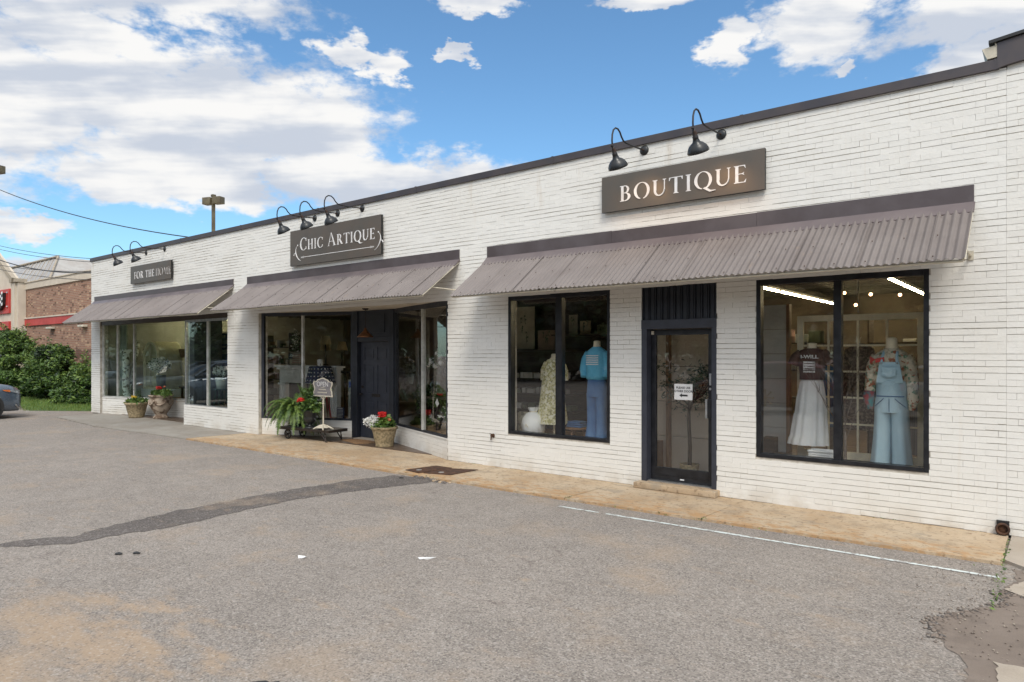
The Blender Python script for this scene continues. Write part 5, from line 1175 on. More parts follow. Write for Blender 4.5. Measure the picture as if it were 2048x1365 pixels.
def bouquet(name, x, y, z, r, label, mt='white_petal', pot=None, n=340, cat='flower arrangement'):
    a = thing(name, label, cat, (x, y, z)); P, dd = blobpts((x, y, z + r * .55), (r, r * .7, r * .5), n, .4); P = np.array(P)
    m = MB(); leaves(m, P, .055, [0, 0, 0, 1], out=dd, asp=.9); 
    for k in range(16): p = P[k * 7]; m.tube([(x, y, z - .05), tuple(p)], .003, 4, m=1)
    m.build('blossoms', [mt, 'leafB'], a); return a
t_ = bouquet('flower_arrangement', -21.72, .90, 1.32, .44, 'wide spray of white blossoms in a grey bucket beside the arched cabinet', n=900)
m = MB(); m.lathe([(0, .78), (.12, .78), (.14, 1.22), (.15, 1.24), (.14, 1.24), (.0, 1.18)], (-21.72, .95, 0), 20); m.build('bucket', [pbr('zinc', (.24, .26, .28), .4, .6)], t_)
table(-22.1, -20.9, 1.32, 2.0, .78, 'white low table behind the white spray of blossoms', .475, 'white_obj') if False else None
single('plant_stand', MB().cyl((-21.72, .95, .478), (-21.72, .95, .778), .13, .13, 18), 'white_obj', 'short white round stand under the grey flower bucket', 'stand')
a = thing('wicker_hamper', 'brown wicker basket hanging above the white blossoms', 'basket', (-21.6, 2.0, 1.9))
m = MB(); m.lathe([(0, 1.78), (.24, 1.78), (.30, 2.05), (.29, 2.05), (.0, 1.85)], (-21.9, 1.9, 0), 24); m.build('basket_body', [pbr('brown_wicker', (.26, .14, .06), .8, c2=(.14, .07, .03), scale=30, bs=.6)], a)
m = MB(); m.tube([(-21.9 + .16 * math.cos(t), 1.9, 2.04 + .18 * math.sin(t)) for t in [math.pi * k / 10 for k in range(11)]], .014, 6); m.build('handle', ['wood'], a)
table(-22.9, -21.0, 2.3, 2.9, 1.76, 'tall dark table with a brown basket behind the arched cabinet')
table(-21.1, -20.2, 1.2, 1.7, .9, 'dark side table near the white blossoms', .475)
shelf_unit(-21.0, -18.6, 3.4, (.6, 1.1, 1.6, 2.1), 'dark stocked shelves deep in the far shop', goods, 6)
shelf_unit(-24.0, -22.0, 4.6, (.6, 1.1, 1.6, 2.1), 'dark shelves behind the arched cream cabinet', goods, 8)
# bay: blue painted sign boards, green stool, white flower pot
a = thing('blue_board_stack', 'blue and white painted boards standing in the bay window', 'painted boards', (-18.5, 1.3, .47))
BLUE = pbr('cobalt_paint', (.03, .08, .28), .5, c2=(.02, .05, .18), scale=4)
for k, z in enumerate((1.50, 1.72, 2.02, 2.30)):
    m = MB(); m.box(-18.95 + .04 * (k % 2), -18.40, 1.35, 1.385, z, z + (.17 if k != 0 else .20), bev=.004); q = m.build('painted_board', [BLUE], a)
m = MB(); m.box(-18.93, -18.42, 1.386, 1.42, .48, 2.52); m.build('back_board', [GW], a)
m = MB(); m.box(-18.80, -18.62, 1.343, 1.349, 2.36, 2.43); m.box(-18.80, -18.60, 1.343, 1.349, 2.08, 2.12); m.build('white_mark', ['whitep'], a)
t_ = bouquet('flower_pot', -17.75, .75, 1.28, .27, 'white daisies in a white pot on a green stand in the bay window', n=420, cat='potted flowers')
m = MB(); m.lathe([(0, .95), (.11, .95), (.15, 1.24), (.16, 1.26), (0, 1.22)], (-17.75, .75, 0), 20); m.build('pot', ['whitecl'], t_)
a = thing('green_plant_stand', 'dark green painted stool holding the white daisies', 'stool', (-17.75, .75, .47)); DG = pbr('dark_green_paint', (.02, .06, .05), .5)
m = MB(); m.lathe([(0, .92), (.20, .92), (.20, .948), (0, .948)], (-17.75, .75, 0), 20); m.build('seat', [DG], a)
for k in range(4): an = k * 1.57 + .78; m = MB(); m.cyl((-17.75 + .13 * math.cos(an), .75 + .13 * math.sin(an), .92), (-17.75 + .18 * math.cos(an), .75 + .18 * math.sin(an), .48), .02, n=6); m.build('leg', [DG], a)
single('folding_ladder', MB().tube([(-17.2, .9, .48), (-17.0, 1.5, 2.2)], .03, 8).tube([(-16.75, .8, .48), (-16.85, 1.45, 2.2)], .03, 8).tube([(-17.15, 1.0, .8), (-16.78, .9, .8)], .02, 6).tube([(-17.1, 1.15, 1.2), (-16.8, 1.05, 1.2)], .02, 6).tube([(-17.05, 1.3, 1.6), (-16.83, 1.2, 1.6)], .02, 6), pbr('sage_paint', (.20, .30, .26), .6), 'sage green wooden ladder leaning at the right end of the bay window', 'ladder')
a = thing('mirror_ball_vase', 'shiny silver round vase low in the bay window', 'vase', (-18.1, .45, .48)); m = MB(); m.ball((-18.62, .45, .60), .11, n=18); m.lathe([(.05, .69), (.07, .74), (.06, .74)], (-18.62, .45, 0), 16, cap=False); m.build('vase_body', ['alu'], a)
table(-17.6, -16.3, 3.3, 3.9, 1.55, 'dark table with a small lamp at the back of the bay window'); table_lamp(-17.0, 3.6, 1.552, 'small parchment lamp seen at the right edge of the bay window')

# ================================================================== THINGS ON THE PAVEMENT
def geranium(m, x, y, z, r, k, mi, rr_):
    for i in range(k):
        a_, q = rr_.uniform(0, 6.28), r * rr_.uniform(0, 1) ** .5; m.ball((x + q * math.cos(a_), y + q * math.sin(a_), z + rr_.uniform(-.4, .6) * r), rr_.uniform(.012, .02), m=mi, n=6)
# doorway planter with white and red flowers
a = thing('flower_planter', 'round stoneware planter of white and red flowers beside the blue entrance door', 'planter', (-10.74, .46, 0))
x, y = -10.74, .46
m = MB(); m.lathe([(0, .002), (.175, .002), (.185, .03), (.18, .05), (.19, .10), (.195, .115), (.20, .13), (.235, .30), (.25, .36), (.27, .375), (.272, .40), (.262, .415), (.235, .41), (.23, .34), (0, .34)], (x, y, 0), 40, wob=lambda a_, z: (.012 * math.sin(9 * a_) * math.sin(z * 30) if .12 < z < .36 else 0) + .006 * math.sin(4 * a_ + z * 9))
m.build('pot', ['stone'], a)
m = MB(); m.lathe([(0, .36), (.225, .36), (.225, .372), (0, .38)], (x, y, 0), 20); m.build('soil', ['soil'], a)
m = MB(); P, dd = blobpts((x, y, .43), (.27, .25, .10), 520, .2); leaves(m, P, .07, [0, 1, 2], out=dd, asp=.6); P, dd = blobpts((x + .05, y, .52), (.16, .14, .10), 220, .2); leaves(m, P, .08, [0, 2, 2], out=dd, asp=.8); m.build('foliage', ['leafA', 'leafB', 'leafC'], a)
m = MB(); rr = random.Random(21); P, dd = blobpts((x - .26, y - .08, .50), (.23, .17, .14), 330, .2)
for p in P: leaves(m, np.array([p + rng.normal(size=3) * .004 for _ in range(3)]), .028, [0], asp=1.0)
m.build('white_flowers', ['white_petal'], a)
m = MB(); geranium(m, x + .03, y - .08, .66, .085, 80, 0, rr); geranium(m, x - .06, y, .66, .035, 16, 0, rr); geranium(m, x + .17, y - .02, .56, .03, 12, 1, rr); m.build('red_flowers', ['red_petal', 'orange_petal'], a)
# far pots
x, y = -21.42, .10
a = thing('flower_planter', 'tapered stone pot with yellow flowers, left of the two pots under the far shop window', 'planter', (x, y, 0))
m = MB(); m.lathe([(0, .002), (.205, .002), (.21, .05), (.245, .18), (.25, .21), (.255, .22), (.29, .38), (.32, .40), (.325, .445), (.30, .46), (.27, .45), (.26, .38), (0, .38)], (x, y, 0), 40, wob=lambda a_, z: .01 * math.sin(8 * a_)); m.build('pot', ['stone'], a)
m = MB(); m.lathe([(0, .40), (.26, .40), (.26, .41), (0, .42)], (x, y, 0), 18); m.build('soil', ['soil'], a)
m = MB(); P, dd = blobpts((x, y, .50), (.36, .28, .09), 420, .2); leaves(m, P, .10, [0, 1, 2], out=dd); P, dd = blobpts((x - .02, y + .05, .68), (.2, .12, .22), 90, .2); leaves(m, P, .05, [1], out=dd); m.build('foliage', ['leafA', 'leafB', 'leafC'], a)
m = MB(); geranium(m, x + .06, y - .1, .62, .07, 30, 0, rr); geranium(m, x - .2, y, .56, .03, 8, 1, rr); m.build('yellow_flowers', ['yellow_petal', 'orange_petal'], a)
x, y = -20.55, .42
a = thing('stone_urn', 'tall swagged stone urn with red flowers under the far shop window', 'urn', (x, y, 0))
m = MB(); m.lathe([(0, .002), (.21, .002), (.21, .05), (.17, .08), (.15, .13), (.19, .18), (.25, .28), (.30, .42), (.31, .52), (.29, .60), (.30, .63), (.335, .66), (.34, .695), (.31, .70), (.27, .66), (0, .62)], (x, y, 0), 48, wob=lambda a_, z: .03 * math.sin(6 * a_) * math.exp(-((z - .42) / .12) ** 2))
for k in range(6):
    an = k * math.pi / 3 + .5
    m.tube([(x + .315 * math.cos(an + t), y + .315 * math.sin(an + t), .50 - .09 * math.sin(math.pi * (t + .5))) for t in [-.5 + q / 8 for q in range(9)]], .022, 6)
    m.ball((x + .31 * math.cos(an - .5), y + .31 * math.sin(an - .5), .52), .04, n=8)
m.build('urn_body', ['stone2'], a)
m = MB(); m.lathe([(0, .64), (.27, .64), (.27, .65), (0, .66)], (x, y, 0), 18); m.build('soil', ['soil'], a)
m = MB(); P, dd = blobpts((x, y, .76), (.34, .26, .09), 420, .2); leaves(m, P, .10, [0, 1, 2], out=dd); P, dd = blobpts((x + .40, y - .05, .76), (.16, .14, .09), 160, .2); leaves(m, P, .09, [0, 2], out=dd); m.build('foliage', ['leafA', 'leafB', 'leafC'], a)
m = MB(); geranium(m, x + .1, y - .1, .90, .075, 36, 0, rr); geranium(m, x - .22, y, .84, .05, 16, 1, rr); geranium(m, x + .24, y, .94, .03, 10, 1, rr); m.build('red_flowers', ['red_petal', 'orange_petal'], a)

# --- platform cart
CX_, CY_, CR = -12.90, .26, R(7)
MC = Matrix.Translation((CX_, CY_, 0)) @ Matrix.Rotation(CR, 4, 'Z')
a = thing('platform_cart', 'low weathered wooden cart on iron wheels and iron legs in front of the middle window', 'cart', (CX_, CY_, 0))
m = MB(MC)
for k in range(5): m.box(-.80, .78, -.26 + k * .105, -.26 + k * .105 + .099, .238, .264, bev=.003)
m.build('deck', ['woodgrey'], a)
m = MB(MC); m.box(-.81, .79, -.275, -.262, .215, .268, bev=.002); m.box(-.81, .79, .265, .278, .215, .268, bev=.002); m.box(-.822, -.808, -.27, .27, .21, .268); m.box(.782, .796, -.27, .27, .21, .268); m.build('iron_edging', ['iron'], a)
for sy in (-1, 1):
    w_ = MB(MC); yc = sy * .21; xc = -.56
    w_.tube([(xc + .095 * math.cos(t), yc, .11 + .095 * math.sin(t)) for t in [2 * math.pi * k / 24 for k in range(25)]], .018, 8)
    w_.cyl((xc, yc - .035, .11), (xc, yc + .035, .11), .024, n=12)
    for k in range(5): t = k * 2 * math.pi / 5; w_.tube([(xc, yc, .11), (xc + .09 * math.cos(t), yc, .11 + .09 * math.sin(t))], .010, 5)
    w_.tube([(xc, yc - .04, .11), (xc + .05, yc - .04, .235)], .010, 5); w_.tube([(xc, yc + .04, .11), (xc + .05, yc + .04, .235)], .010, 5)
    w_.build('wheel', ['iron'], a)
    w_ = MB(MC); xl = .60
    w_.tube([(xl + .02, sy * .23, .236), (xl + .05, sy * .23, .02), (xl + .09, sy * .23, .004)], .014, 6); w_.tube([(xl - .14, sy * .23, .236), (xl + .04, sy * .23, .04)], .012, 6); w_.build('leg', ['iron'], a)
# --- fern
def frond(m, p0, d, L_, n, mi, rr_, wid=.10, sag=.9):
    pts = []; p = Vector(p0); d = Vector(d).normalized(); st_ = L_ / n
    for i in range(n + 1):
        pts.append(p.copy()); d = (d + Vector((0, 0, -sag * st_ * (1.0 + i * .12)))).normalized(); p = p + d * st_
        if p.z < .02: p.z = .02
    m.tube(pts, [.003] * len(pts), 4, m=mi, cap=False)
    for i in range(1, n + 1):
        t = (pts[i] - pts[i - 1]).normalized(); s_ = t.cross(Vector((0, 0, 1)))
        s_ = s_.normalized() if s_.length > .05 else Vector((1, 0, 0)); ww = wid * (math.sin(math.pi * (i / (n + 1)) ** .7) + .12)
        for sg in (-1, 1):
            for q in (0, .5):
                b0 = pts[i - 1].lerp(pts[i], q); tip = b0 + s_ * sg * ww * rr_.uniform(.8, 1.1) + t * ww * .35 + Vector((0, 0, -.25 * ww + rr_.uniform(-.01, .01))); e = t * st_ * .22
                m.add([b0 - e, b0 + e, tip], [(0, 1, 2)], mi if rr_.random() < .7 else (mi + 1) % 3, False)
a = thing('potted_fern', 'large drooping green fern spilling over the left end of the wooden cart', 'fern', (-13.35, .20, .27)); rr = random.Random(12)
m = MB()
for k in range(150):
    an = rr.uniform(0, 2 * math.pi); el_ = rr.uniform(.1, 1.2); p0 = (-13.42 + .07 * math.cos(an), .17 + .05 * math.sin(an), .60)
    frond(m, p0, (math.cos(an) * math.cos(el_) * 1.15, math.sin(an) * math.cos(el_) * .6 - .12, math.sin(el_)), rr.uniform(.5, .92), 15, rr.choice((0, 1, 1, 1, 2)), rr, .085, 1.9)
for k in range(60):
    an = rr.uniform(0, 2 * math.pi); frond(m, (-13.05, .26, .66), (math.cos(an) * .45, math.sin(an) * .25, 1.0), rr.uniform(.35, .66), 12, rr.choice((0, 1, 1, 2)), rr, .06, .6)
m.build('fronds', ['leafA', 'leafC', 'leafB'], a)
m = MB(); m.lathe([(0, .272), (.12, .272), (.16, .55), (.17, .57), (0, .54)], (-13.40, .17, 0), 24); m.build('pot', ['iron'], a)
a = thing('black_urn', 'black footed urn holding a red geranium on the wooden cart', 'urn', (-12.78, .12, .266))
x, y = -12.80, .12
m = MB(); m.lathe([(0, .268), (.125, .268), (.125, .292), (.09, .305), (.05, .33), (.045, .36), (.09, .39), (.125, .44), (.135, .50), (.13, .52), (.14, .53), (.145, .62), (.17, .645), (.175, .665), (.15, .665), (.13, .62), (0, .60)], (x, y, 0), 32); m.tube([(x + .14, y, .50), (x + .20, y, .47), (x + .20, y, .40), (x + .14, y, .36)], .010, 6); m.build('urn_body', ['lampblk'], a)
m = MB(); P, dd = blobpts((x + .02, y, .76), (.26, .18, .13), 520, .2); leaves(m, P, .10, [0, 1, 2], out=dd, asp=.7); P, dd = blobpts((x - .05, y + .08, .98), (.18, .14, .2), 260, .2); leaves(m, P, .09, [0, 1], out=dd, asp=.4); m.build('foliage', ['leafA', 'leafB', 'leafC'], a)
m = MB(); geranium(m, x - .19, y - .10, .88, .075, 60, 0, rr); m.build('red_flowers', ['red_petal'], a)
# --- OPEN sign on a stand
x, y = -12.40, .18
a = thing('open_sign', 'scroll-edged grey OPEN sign on a slim cream iron stand on the cart', 'sign', (x, y, .266))
m = MB(); m.cyl((x, y, .30), (x, y, .96), .016, .014, 12); m.lathe([(.014, .80), (.028, .82), (.028, .835), (.016, .85), (.026, .87), (.016, .89)], (x, y, 0), 16)
for s_ in (-1, 1): m.tube([(x, y, .90), (x + s_ * .05, y, .94), (x + s_ * .10, y, .985)], .008, 6)
m.build('post', ['cream'], a)
m = MB(); m.lathe([(.016, .38), (.06, .365), (.14, .32), (.15, .305)], (x, y, 0), 8)
for k in range(4): an = math.pi / 4 + k * math.pi / 2; m.tube([(x + .06 * math.cos(an), y + .06 * math.sin(an), .35), (x + .17 * math.cos(an), y + .14 * math.sin(an), .30), (x + .25 * math.cos(an), y + .19 * math.sin(an), .272)], [.02, .022, .012], 8)
m.build('base', ['cream'], a)
half = [(0, .975), (.32, .975), (.345, .965), (.35, 1.0), (.33, 1.03), (.34, 1.06), (.32, 1.09), (.30, 1.12), (.305, 1.17), (.325, 1.20), (.345, 1.24), (.345, 1.28), (.31, 1.305), (.26, 1.30), (.22, 1.31), (.18, 1.345), (.12, 1.355), (.06, 1.375), (0, 1.385)]
out = half + [(-u, v) for u, v in half[::-1][1:-1]]
m = MB(); sc_ = lambda k: [(u * k, 1.18 + (v - 1.18) * k) for u, v in out]
m.prism(sc_(1.0), lambda u, v, w: (x + u, y - .02 + w, v), .012); m.build('sign_board', ['cream'], a)
m = MB(); m.prism(sc_(.87), lambda u, v, w: (x + u, y - .0205 - w, v), .003); m.build('sign_face', [pbr('grey_slate_sign', (.16, .15, .16), .7, c2=(.24, .22, .22), scale=12)], a)
m = MB(); put_text(m, 'OPEN', .145, lambda u, v, w: (x + u, y - .0245, 1.195 + v), bold=.0, sx=1.1); letters(m, '', 0, 1, 0, .085, lambda u, v, w: (u, y - .024 - w, v), .002)
m.build('lettering', ['letter'], a)
m = MB()
for z, w0, seg in ((1.115, .13, 8), (1.05, .17, 8)):
    for k in range(seg): xx = x - w0 + k * 2 * w0 / seg; m.box(xx, xx + 1.3 * w0 / seg, y - .0255, y - .0237, z, z + .026)
m.prism([(-.12, 1.165), (0, 1.180), (.12, 1.165), (0, 1.170)], lambda u, v, w: (x + u, y - .0237 - w, v), .002); m.build('faded_print', ['cream'], a)
single('doormat', MB().add([(-12.42, .58, .002), (-11.45, .30, .002), (-11.18, .74, .002), (-12.0, .93, .002), (-12.42, .58, .018), (-11.45, .30, .018), (-11.18, .74, .018), (-12.0, .93, .018)], [(0, 3, 2, 1), (4, 5, 6, 7), (0, 1, 5, 4), (1, 2, 6, 5), (2, 3, 7, 6), (3, 0, 4, 7)]), pbr('coir', (.30, .18, .09), .95, c2=(.20, .11, .05), scale=30, bs=1, bscale=90), 'brown coir doormat on the tan slab before the blue door', 'doormat')
for pts, lb in (([(-8.30, -1.20), (-7.92, -1.27), (-7.83, -.60), (-8.20, -.60)], 'left rusty steel plate let into the tan pavement'), ([(-7.86, -1.22), (-7.40, -1.08), (-7.38, -.46), (-7.84, -.66)], 'right rusty steel plate let into the tan pavement')):
    a = thing('cover_plate', lb, 'cover plate', (pts[0][0], pts[0][1], 0), 'rusty cover plates by the dark repair strip'); m = MB(); m.prism(pts, lambda u, v, w: (u, v, .002 + w), .010); m.build('plate', ['rust'], a)
    m = MB(); cx_, cy_ = sum(p[0] for p in pts) / 4 - .03, sum(p[1] for p in pts) / 4 - .18; m.ball((cx_, cy_, .015), .05, n=10, sz=.15); m.build('lid_boss', [pbr('pale_worn_metal', (.35, .33, .30), .6, .4)], a)
q = MB()
for k in range(14): r_ = random.uniform(.02, .06); q.ball((-8.0 + .07 * k + random.uniform(-.03, .03), -1.42 - .02 * k * .5 + .12 * random.random(), -.022), r_, n=7, sz=.5, m=random.choice((0, 0, 1)))
struct('kerb_rubble', q, ['asphdk', 'tan'])
# litter on the asphalt
def litter(name, pts, lb, mt): single(name, MB().prism(pts, lambda u, v, w: (u, v, -.026 + w + .012 * math.sin(u * 60)), .003), mt, lb, 'litter')
litter('paper_scrap', [(-5.63, -5.02), (-5.58, -5.05), (-5.53, -5.0), (-5.56, -4.97), (-5.60, -4.97)], 'small white paper scrap on the asphalt, left of the other scrap', 'whitep')
litter('paper_scrap', [(-4.69, -4.36), (-4.66, -4.36), (-4.60, -4.26), (-4.57, -4.24), (-4.62, -4.31)], 'thin pointed white scrap on the asphalt nearer the boutique door', 'whitep')
single('dropped_strap', MB().tube([(-3.66, -6.66, -.018), (-3.61, -6.60, -.016), (-3.57, -6.60, -.018), (-3.55, -6.55, -.017)], [.010, .008, .012, .006], 6), 'blackp', 'black crumpled strip on the asphalt at the bottom edge', 'litter')
for i, (x, y, lb) in enumerate(((-7.06, -6.05, 'dark crushed lump left of the paper scraps'), (-6.95, -5.93, 'small dark lump just behind the crushed one'), (-7.95, -1.62, 'dark scorched lump on the repair strip near the plates'))):
    single('asphalt_lump', MB().ball((x, y, -.022), .03, n=7, sz=.4).ball((x + .03, y + .01, -.022), .02, n=6, sz=.4), 'blackp', lb, 'rubble')

# ================================================================== LEFT NEIGHBOUR: brown brick store with stucco gable
a = thing('brick_store', 'brown brick store with beige stucco gable, red band and pale metal roof, beyond the bushes', 'building', (-36, 2.6, 0))
Yb = 2.6
m = MB(); m.box(-40.6, -26.5, Yb, 16, 2.08, 5.06); m.build('upper_wall', ['nbrick'], a)
m = MB(); m.box(-40.6, -26.5, Yb + .01, 16, -.03, 2.079); m.build('lower_wall', ['nbrickdk'], a)
m = MB(); m.box(-33.1, -26.5, Yb - .03, Yb + .009, -.03, 1.0); m.build('block_plinth', ['block'], a)
m = MB(); m.box(-40.7, -26.4, Yb - .06, 16.1, 5.061, 5.40, bev=.01); m.box(-40.72, -26.38, Yb - .10, 16.1, 5.38, 5.43); m.build('parapet_coping', ['stucco'], a)
m = MB(); m.box(-40.6, -26.5, Yb - .07, Yb - .002, 3.26, 3.60, bev=.01); m.build('red_band', ['redpaint'], a)
m = MB(); m.box(-40.62, -26.5, Yb - .10, Yb - .002, 3.605, 3.67); m.build('band_cap', ['stucco'], a)
for x in (-40.0, -36.2, -32.4): m = MB(); m.box(x - .28, x + .28, Yb - .22, Yb - .001, 3.03, 3.13, bev=.02); m.build('wall_light', ['cream'], a)
m = MB(); m.box(-40.6, -39.85, 2.25, 2.59, -.03, 5.42, bev=.01); m.box(-40.35, -40.05, 2.15, 2.25, -.03, 5.40); m.build('corner_pier', ['stucco'], a)
m = MB(); m.box(-40.65, -39.78, 2.10, 2.62, 5.42, 5.60, bev=.01); m.build('pier_cap', ['stucco2'], a)
gab = [(-56, -.03), (-40.6, -.03), (-40.6, 5.6), (-47.0, 8.95), (-56, 4.6)]
m = MB(); m.prism(gab, lambda u, v, w: (u, 2.2 + w, v), .35); m.build('gable_wall', ['stucco'], a)
m = MB(); m.prism([(-40.05, 5.42), (-39.95, 5.62), (-47.0, 9.28), (-47.0, 9.0)], lambda u, v, w: (u, 2.02 + w, v), .2); m.build('gable_trim', ['stucco2'], a)
m = MB(); m.box(-47.0, -40.72, 2.12, 2.199, 3.92, 5.14, bev=.01); m.build('red_sign_panel', ['redpaint'], a)
m = MB(); m.box(-47.0, -40.72, 2.10, 2.199, 3.10, 3.52, bev=.01); m.build('red_strip', ['redpaint'], a)
m = MB(); m.box(-56, -40.75, 2.15, 2.199, .2, 2.75); m.build('entrance_glass', ['black'], a)
ms = thing('chequered_sign', 'waving black and white chequered flag sign on the red panel at the left edge', 'sign', (-42.2, 1.98, 4.6))
m = MB(); m.prism([(-43.6, 4.10), (-41.75, 4.10), (-41.25, 4.36), (-41.16, 4.95), (-43.6, 4.82)], lambda u, v, w: (u, 1.98 + w, v), .13); m.build('backing', ['blackp'], ms)
m = MB()
for i in range(9):
    for j in range(5):
        if (i + j) % 2: continue
        u0, v0 = -43.25 + i * .23, 4.13 + j * .14 + i * .022
        if u0 + .2 > -41.14 + .02 * j: continue
        m.prism([(u0, v0), (u0 + .22, v0 + .022), (u0 + .22, v0 + .155), (u0, v0 + .133)], lambda u, v, w: (u, 1.974 - w, v), .006)
m.build('white_squares', ['whitep'], ms)
for x, z in ((-40.95, 4.95), (-40.95, 4.25)): m = MB(); m.ball((x, 2.1, z), .05, n=8); m.build('bolt', ['alu'], ms)
# pitched metal roof behind the parapet
m = MB(); A0, A1, B0, B1 = Vector((-62, 5, 10.2)), Vector((-52.2, 5, 8.35)), Vector((-62, 5, 5.3)), Vector((-47.5, 5, 5.3))
m.add([(-43.6, 4.6, 5.3), (-47.2, 6.4, 7.75), (-62, 6.4, 7.75), (-62, 4.6, 5.3)], [(0, 1, 2, 3)])
m.add([(-43.6, 4.6, 5.3), (-43.6, 12, 5.3), (-47.2, 10, 7.75), (-47.2, 6.4, 7.75)], [(0, 1, 2, 3)])
m.add([(-47.2, 6.4, 7.75), (-47.2, 10, 7.75), (-62, 10, 7.75), (-62, 6.4, 7.75)], [(0, 1, 2, 3)])
for k in range(8):
    t = k * .9; m.tube([(-44.3 - t, 4.6, 5.32), (-47.3 - t * .8, 6.38, 7.77)], .035, 4)
m.build('metal_roof', ['roofmetal'], a)
m = MB(); m.tube([(-43.6, 4.55, 5.34), (-47.2, 6.35, 7.80), (-60, 6.35, 7.80)], .07, 5); m.build('ridge_trim', ['stucco2'], a)

# --- bushes
def bush(name, label, clumps, seed, stems, per=420, size=.16, w_=None):
    a = thing(name, label, 'bush', (clumps[0][0][0], clumps[0][0][1], -.03), 'bushes in front of the brick store')
    fm = foliage(clumps, per, size, 4, .42, .25, w_); r3 = random.Random(seed)
    for k in range(46):          # loose sprigs breaking the outline
        c_, r_ = r3.choice(clumps); d_ = Vector((r3.uniform(-1, 1), r3.uniform(-1, .4), r3.uniform(.1, 1.2))).normalized(); p_ = Vector(c_) + Vector((d_.x * r_[0], d_.y * r_[1], d_.z * r_[2]))
        for q in range(9):
            p_ = p_ + d_ * .055; d_ = (d_ + Vector((0, 0, -.05))).normalized(); leaves(fm, np.array([list(p_)] * 3), size * .95, [r3.choice((0, 2, 2, 1))], out=np.array([[d_.x, d_.y, d_.z]] * 3), asp=.36)
    fm.build('foliage', ['leafA', 'leafB', 'leafC', 'leafD'], a)
    m = MB()
    for (bx, by), tip in stems: m.tube([(bx, by, -.03), ((bx + tip[0]) / 2 + .1, (by + tip[1]) / 2, tip[2] * .55), tip], [.045, .03, .012], 6)
    m.build('stems', ['bark'], a)
rr = random.Random(4)
def mound(cx_, cy_, rx, ry, h, n, r0=.42):
    out = []
    for i in range(n):
        a_, q = rr.uniform(0, 6.28), rr.uniform(0, 1) ** .5; t = rr.uniform(.08, 1); k = math.sqrt(max(0, 1 - t * t * .85))
        out.append(((cx_ + rx * q * k * math.cos(a_), cy_ + ry * q * k * math.sin(a_), h * t - .1), (r0 * rr.uniform(.7, 1.2), r0 * rr.uniform(.6, 1), r0 * rr.uniform(.45, .8))))
    return out
bush('dense_bush', 'broad dark green bush just left of the white shop wall', mound(-30.2, 1.7, 1.7, .75, 1.45, 34, .36) + [((-28.9, 1.9, 1.0), (.3, .3, .2)), ((-28.3, 2.0, .95), (.35, .2, .14))], 1, [((-30.2, 1.7), (-29.7, 1.6, 1.0)), ((-30.6, 1.7), (-31, 1.5, 1.2)), ((-29.9, 1.8), (-28.9, 1.8, .9))], w_=(.3, .3, .2, .2))
bush('dense_bush', 'tall mixed green bush in the middle of the hedge before the brick wall', mound(-33.2, 1.6, 2.0, .8, 2.15, 48, .42), 2, [((-33.2, 1.6), (-33, 1.5, 1.6)), ((-33.8, 1.6), (-34.2, 1.4, 1.7)), ((-32.8, 1.6), (-32.2, 1.5, 1.2))], w_=(.35, .3, .2, .15))
bush('leafy_shrub', 'lighter green leggy shrub topping the hedge beside the beige pier', mound(-36.8, 1.2, 2.2, .8, 2.75, 52, .46), 3, [((-36.5, 1.3), (-36.2, 1.2, 2.2)), ((-37.3, 1.3), (-37.8, 1.1, 2.3)), ((-36, 1.3), (-35, 1.2, 1.9))], w_=(.4, .15, .35, .1))
bush('leafy_shrub', 'bright green shrub at the far left edge behind the blue grey car', mound(-40.8, .6, 2.2, .9, 2.65, 44, .5), 5, [((-40.5, .7), (-40.2, .6, 2.0)), ((-41.3, .7), (-41.8, .5, 2.1))], w_=(.35, .1, .5, .05))
# weeds: yellow green vine reaching to the wall corner
m = MB()
for k in range(60): t = k / 60; leaves(m, np.array([[-29.3 + 2.6 * t, 1.5 + .3 * t, 1.15 + .12 * math.sin(t * 9)]]) + rng.normal(size=(4, 3)) * .08, .15, [0, 0, 1])
m.tube([(-29.6, 1.6, -.03), (-29.2, 1.55, .9), (-27.8, 1.7, 1.1), (-26.7, 1.8, 1.15)], .012, 5, m=2)
single('trailing_vine', m, ['leafY', 'leafC', 'bark'], 'yellow green sprig reaching sideways from the hedge to the white wall', 'vine', )

# --- yard lights and wires
def yard_light(x, y, z, label, s=1):
    a = thing('yard_light', label, 'lamp post', (x, y, -.03), 'box headed yard lights'); m = MB(); m.box(x - .09 * s, x + .09 * s, y - .09 * s, y + .09 * s, -.03, z + .1 * s, bev=.01); m.box(x - .12 * s, x + .12 * s, y - .12 * s, y + .12 * s, z, z + .14 * s); m.build('pole', ['yard'], a)
    for sg in (-1, 1):
        m = MB(Matrix.Translation((x, y, 0)) @ Matrix.Rotation(R(20), 4, 'Z')); m.box(sg * .10 * s, sg * .72 * s, -.24 * s, .24 * s, z - .50 * s, z - .04 * s, bev=.02); m.build('lamp_box', ['yard'], a)
MT['yard'] = pbr("olive_brown_enamel", (.15, .125, .075), .55, .2, c2=(.10, .08, .05), scale=3)
yard_light(-35.7, 10.0, 10.40, 'olive brown box headed yard light rising behind the roof line', .82)
yard_light(-60.6, 6.5, 15.6, 'yard light whose box head just shows at the left edge of the sky', 1.2)
def wire(p0, p1, sag, r, label):
    pts = []
    for k in range(25): t = k / 24; p = Vector(p0).lerp(Vector(p1), t); p.z -= sag * 4 * t * (1 - t); pts.append(p)
    single('overhead_wire', MB().tube(pts, r, 4), 'blackp', label, 'cable', 'overhead cables')
wire((-38, -1.6, 10.6), (-18.15, .05, 5.02), .55, .014, 'service cable dropping from the left to the white roof edge')
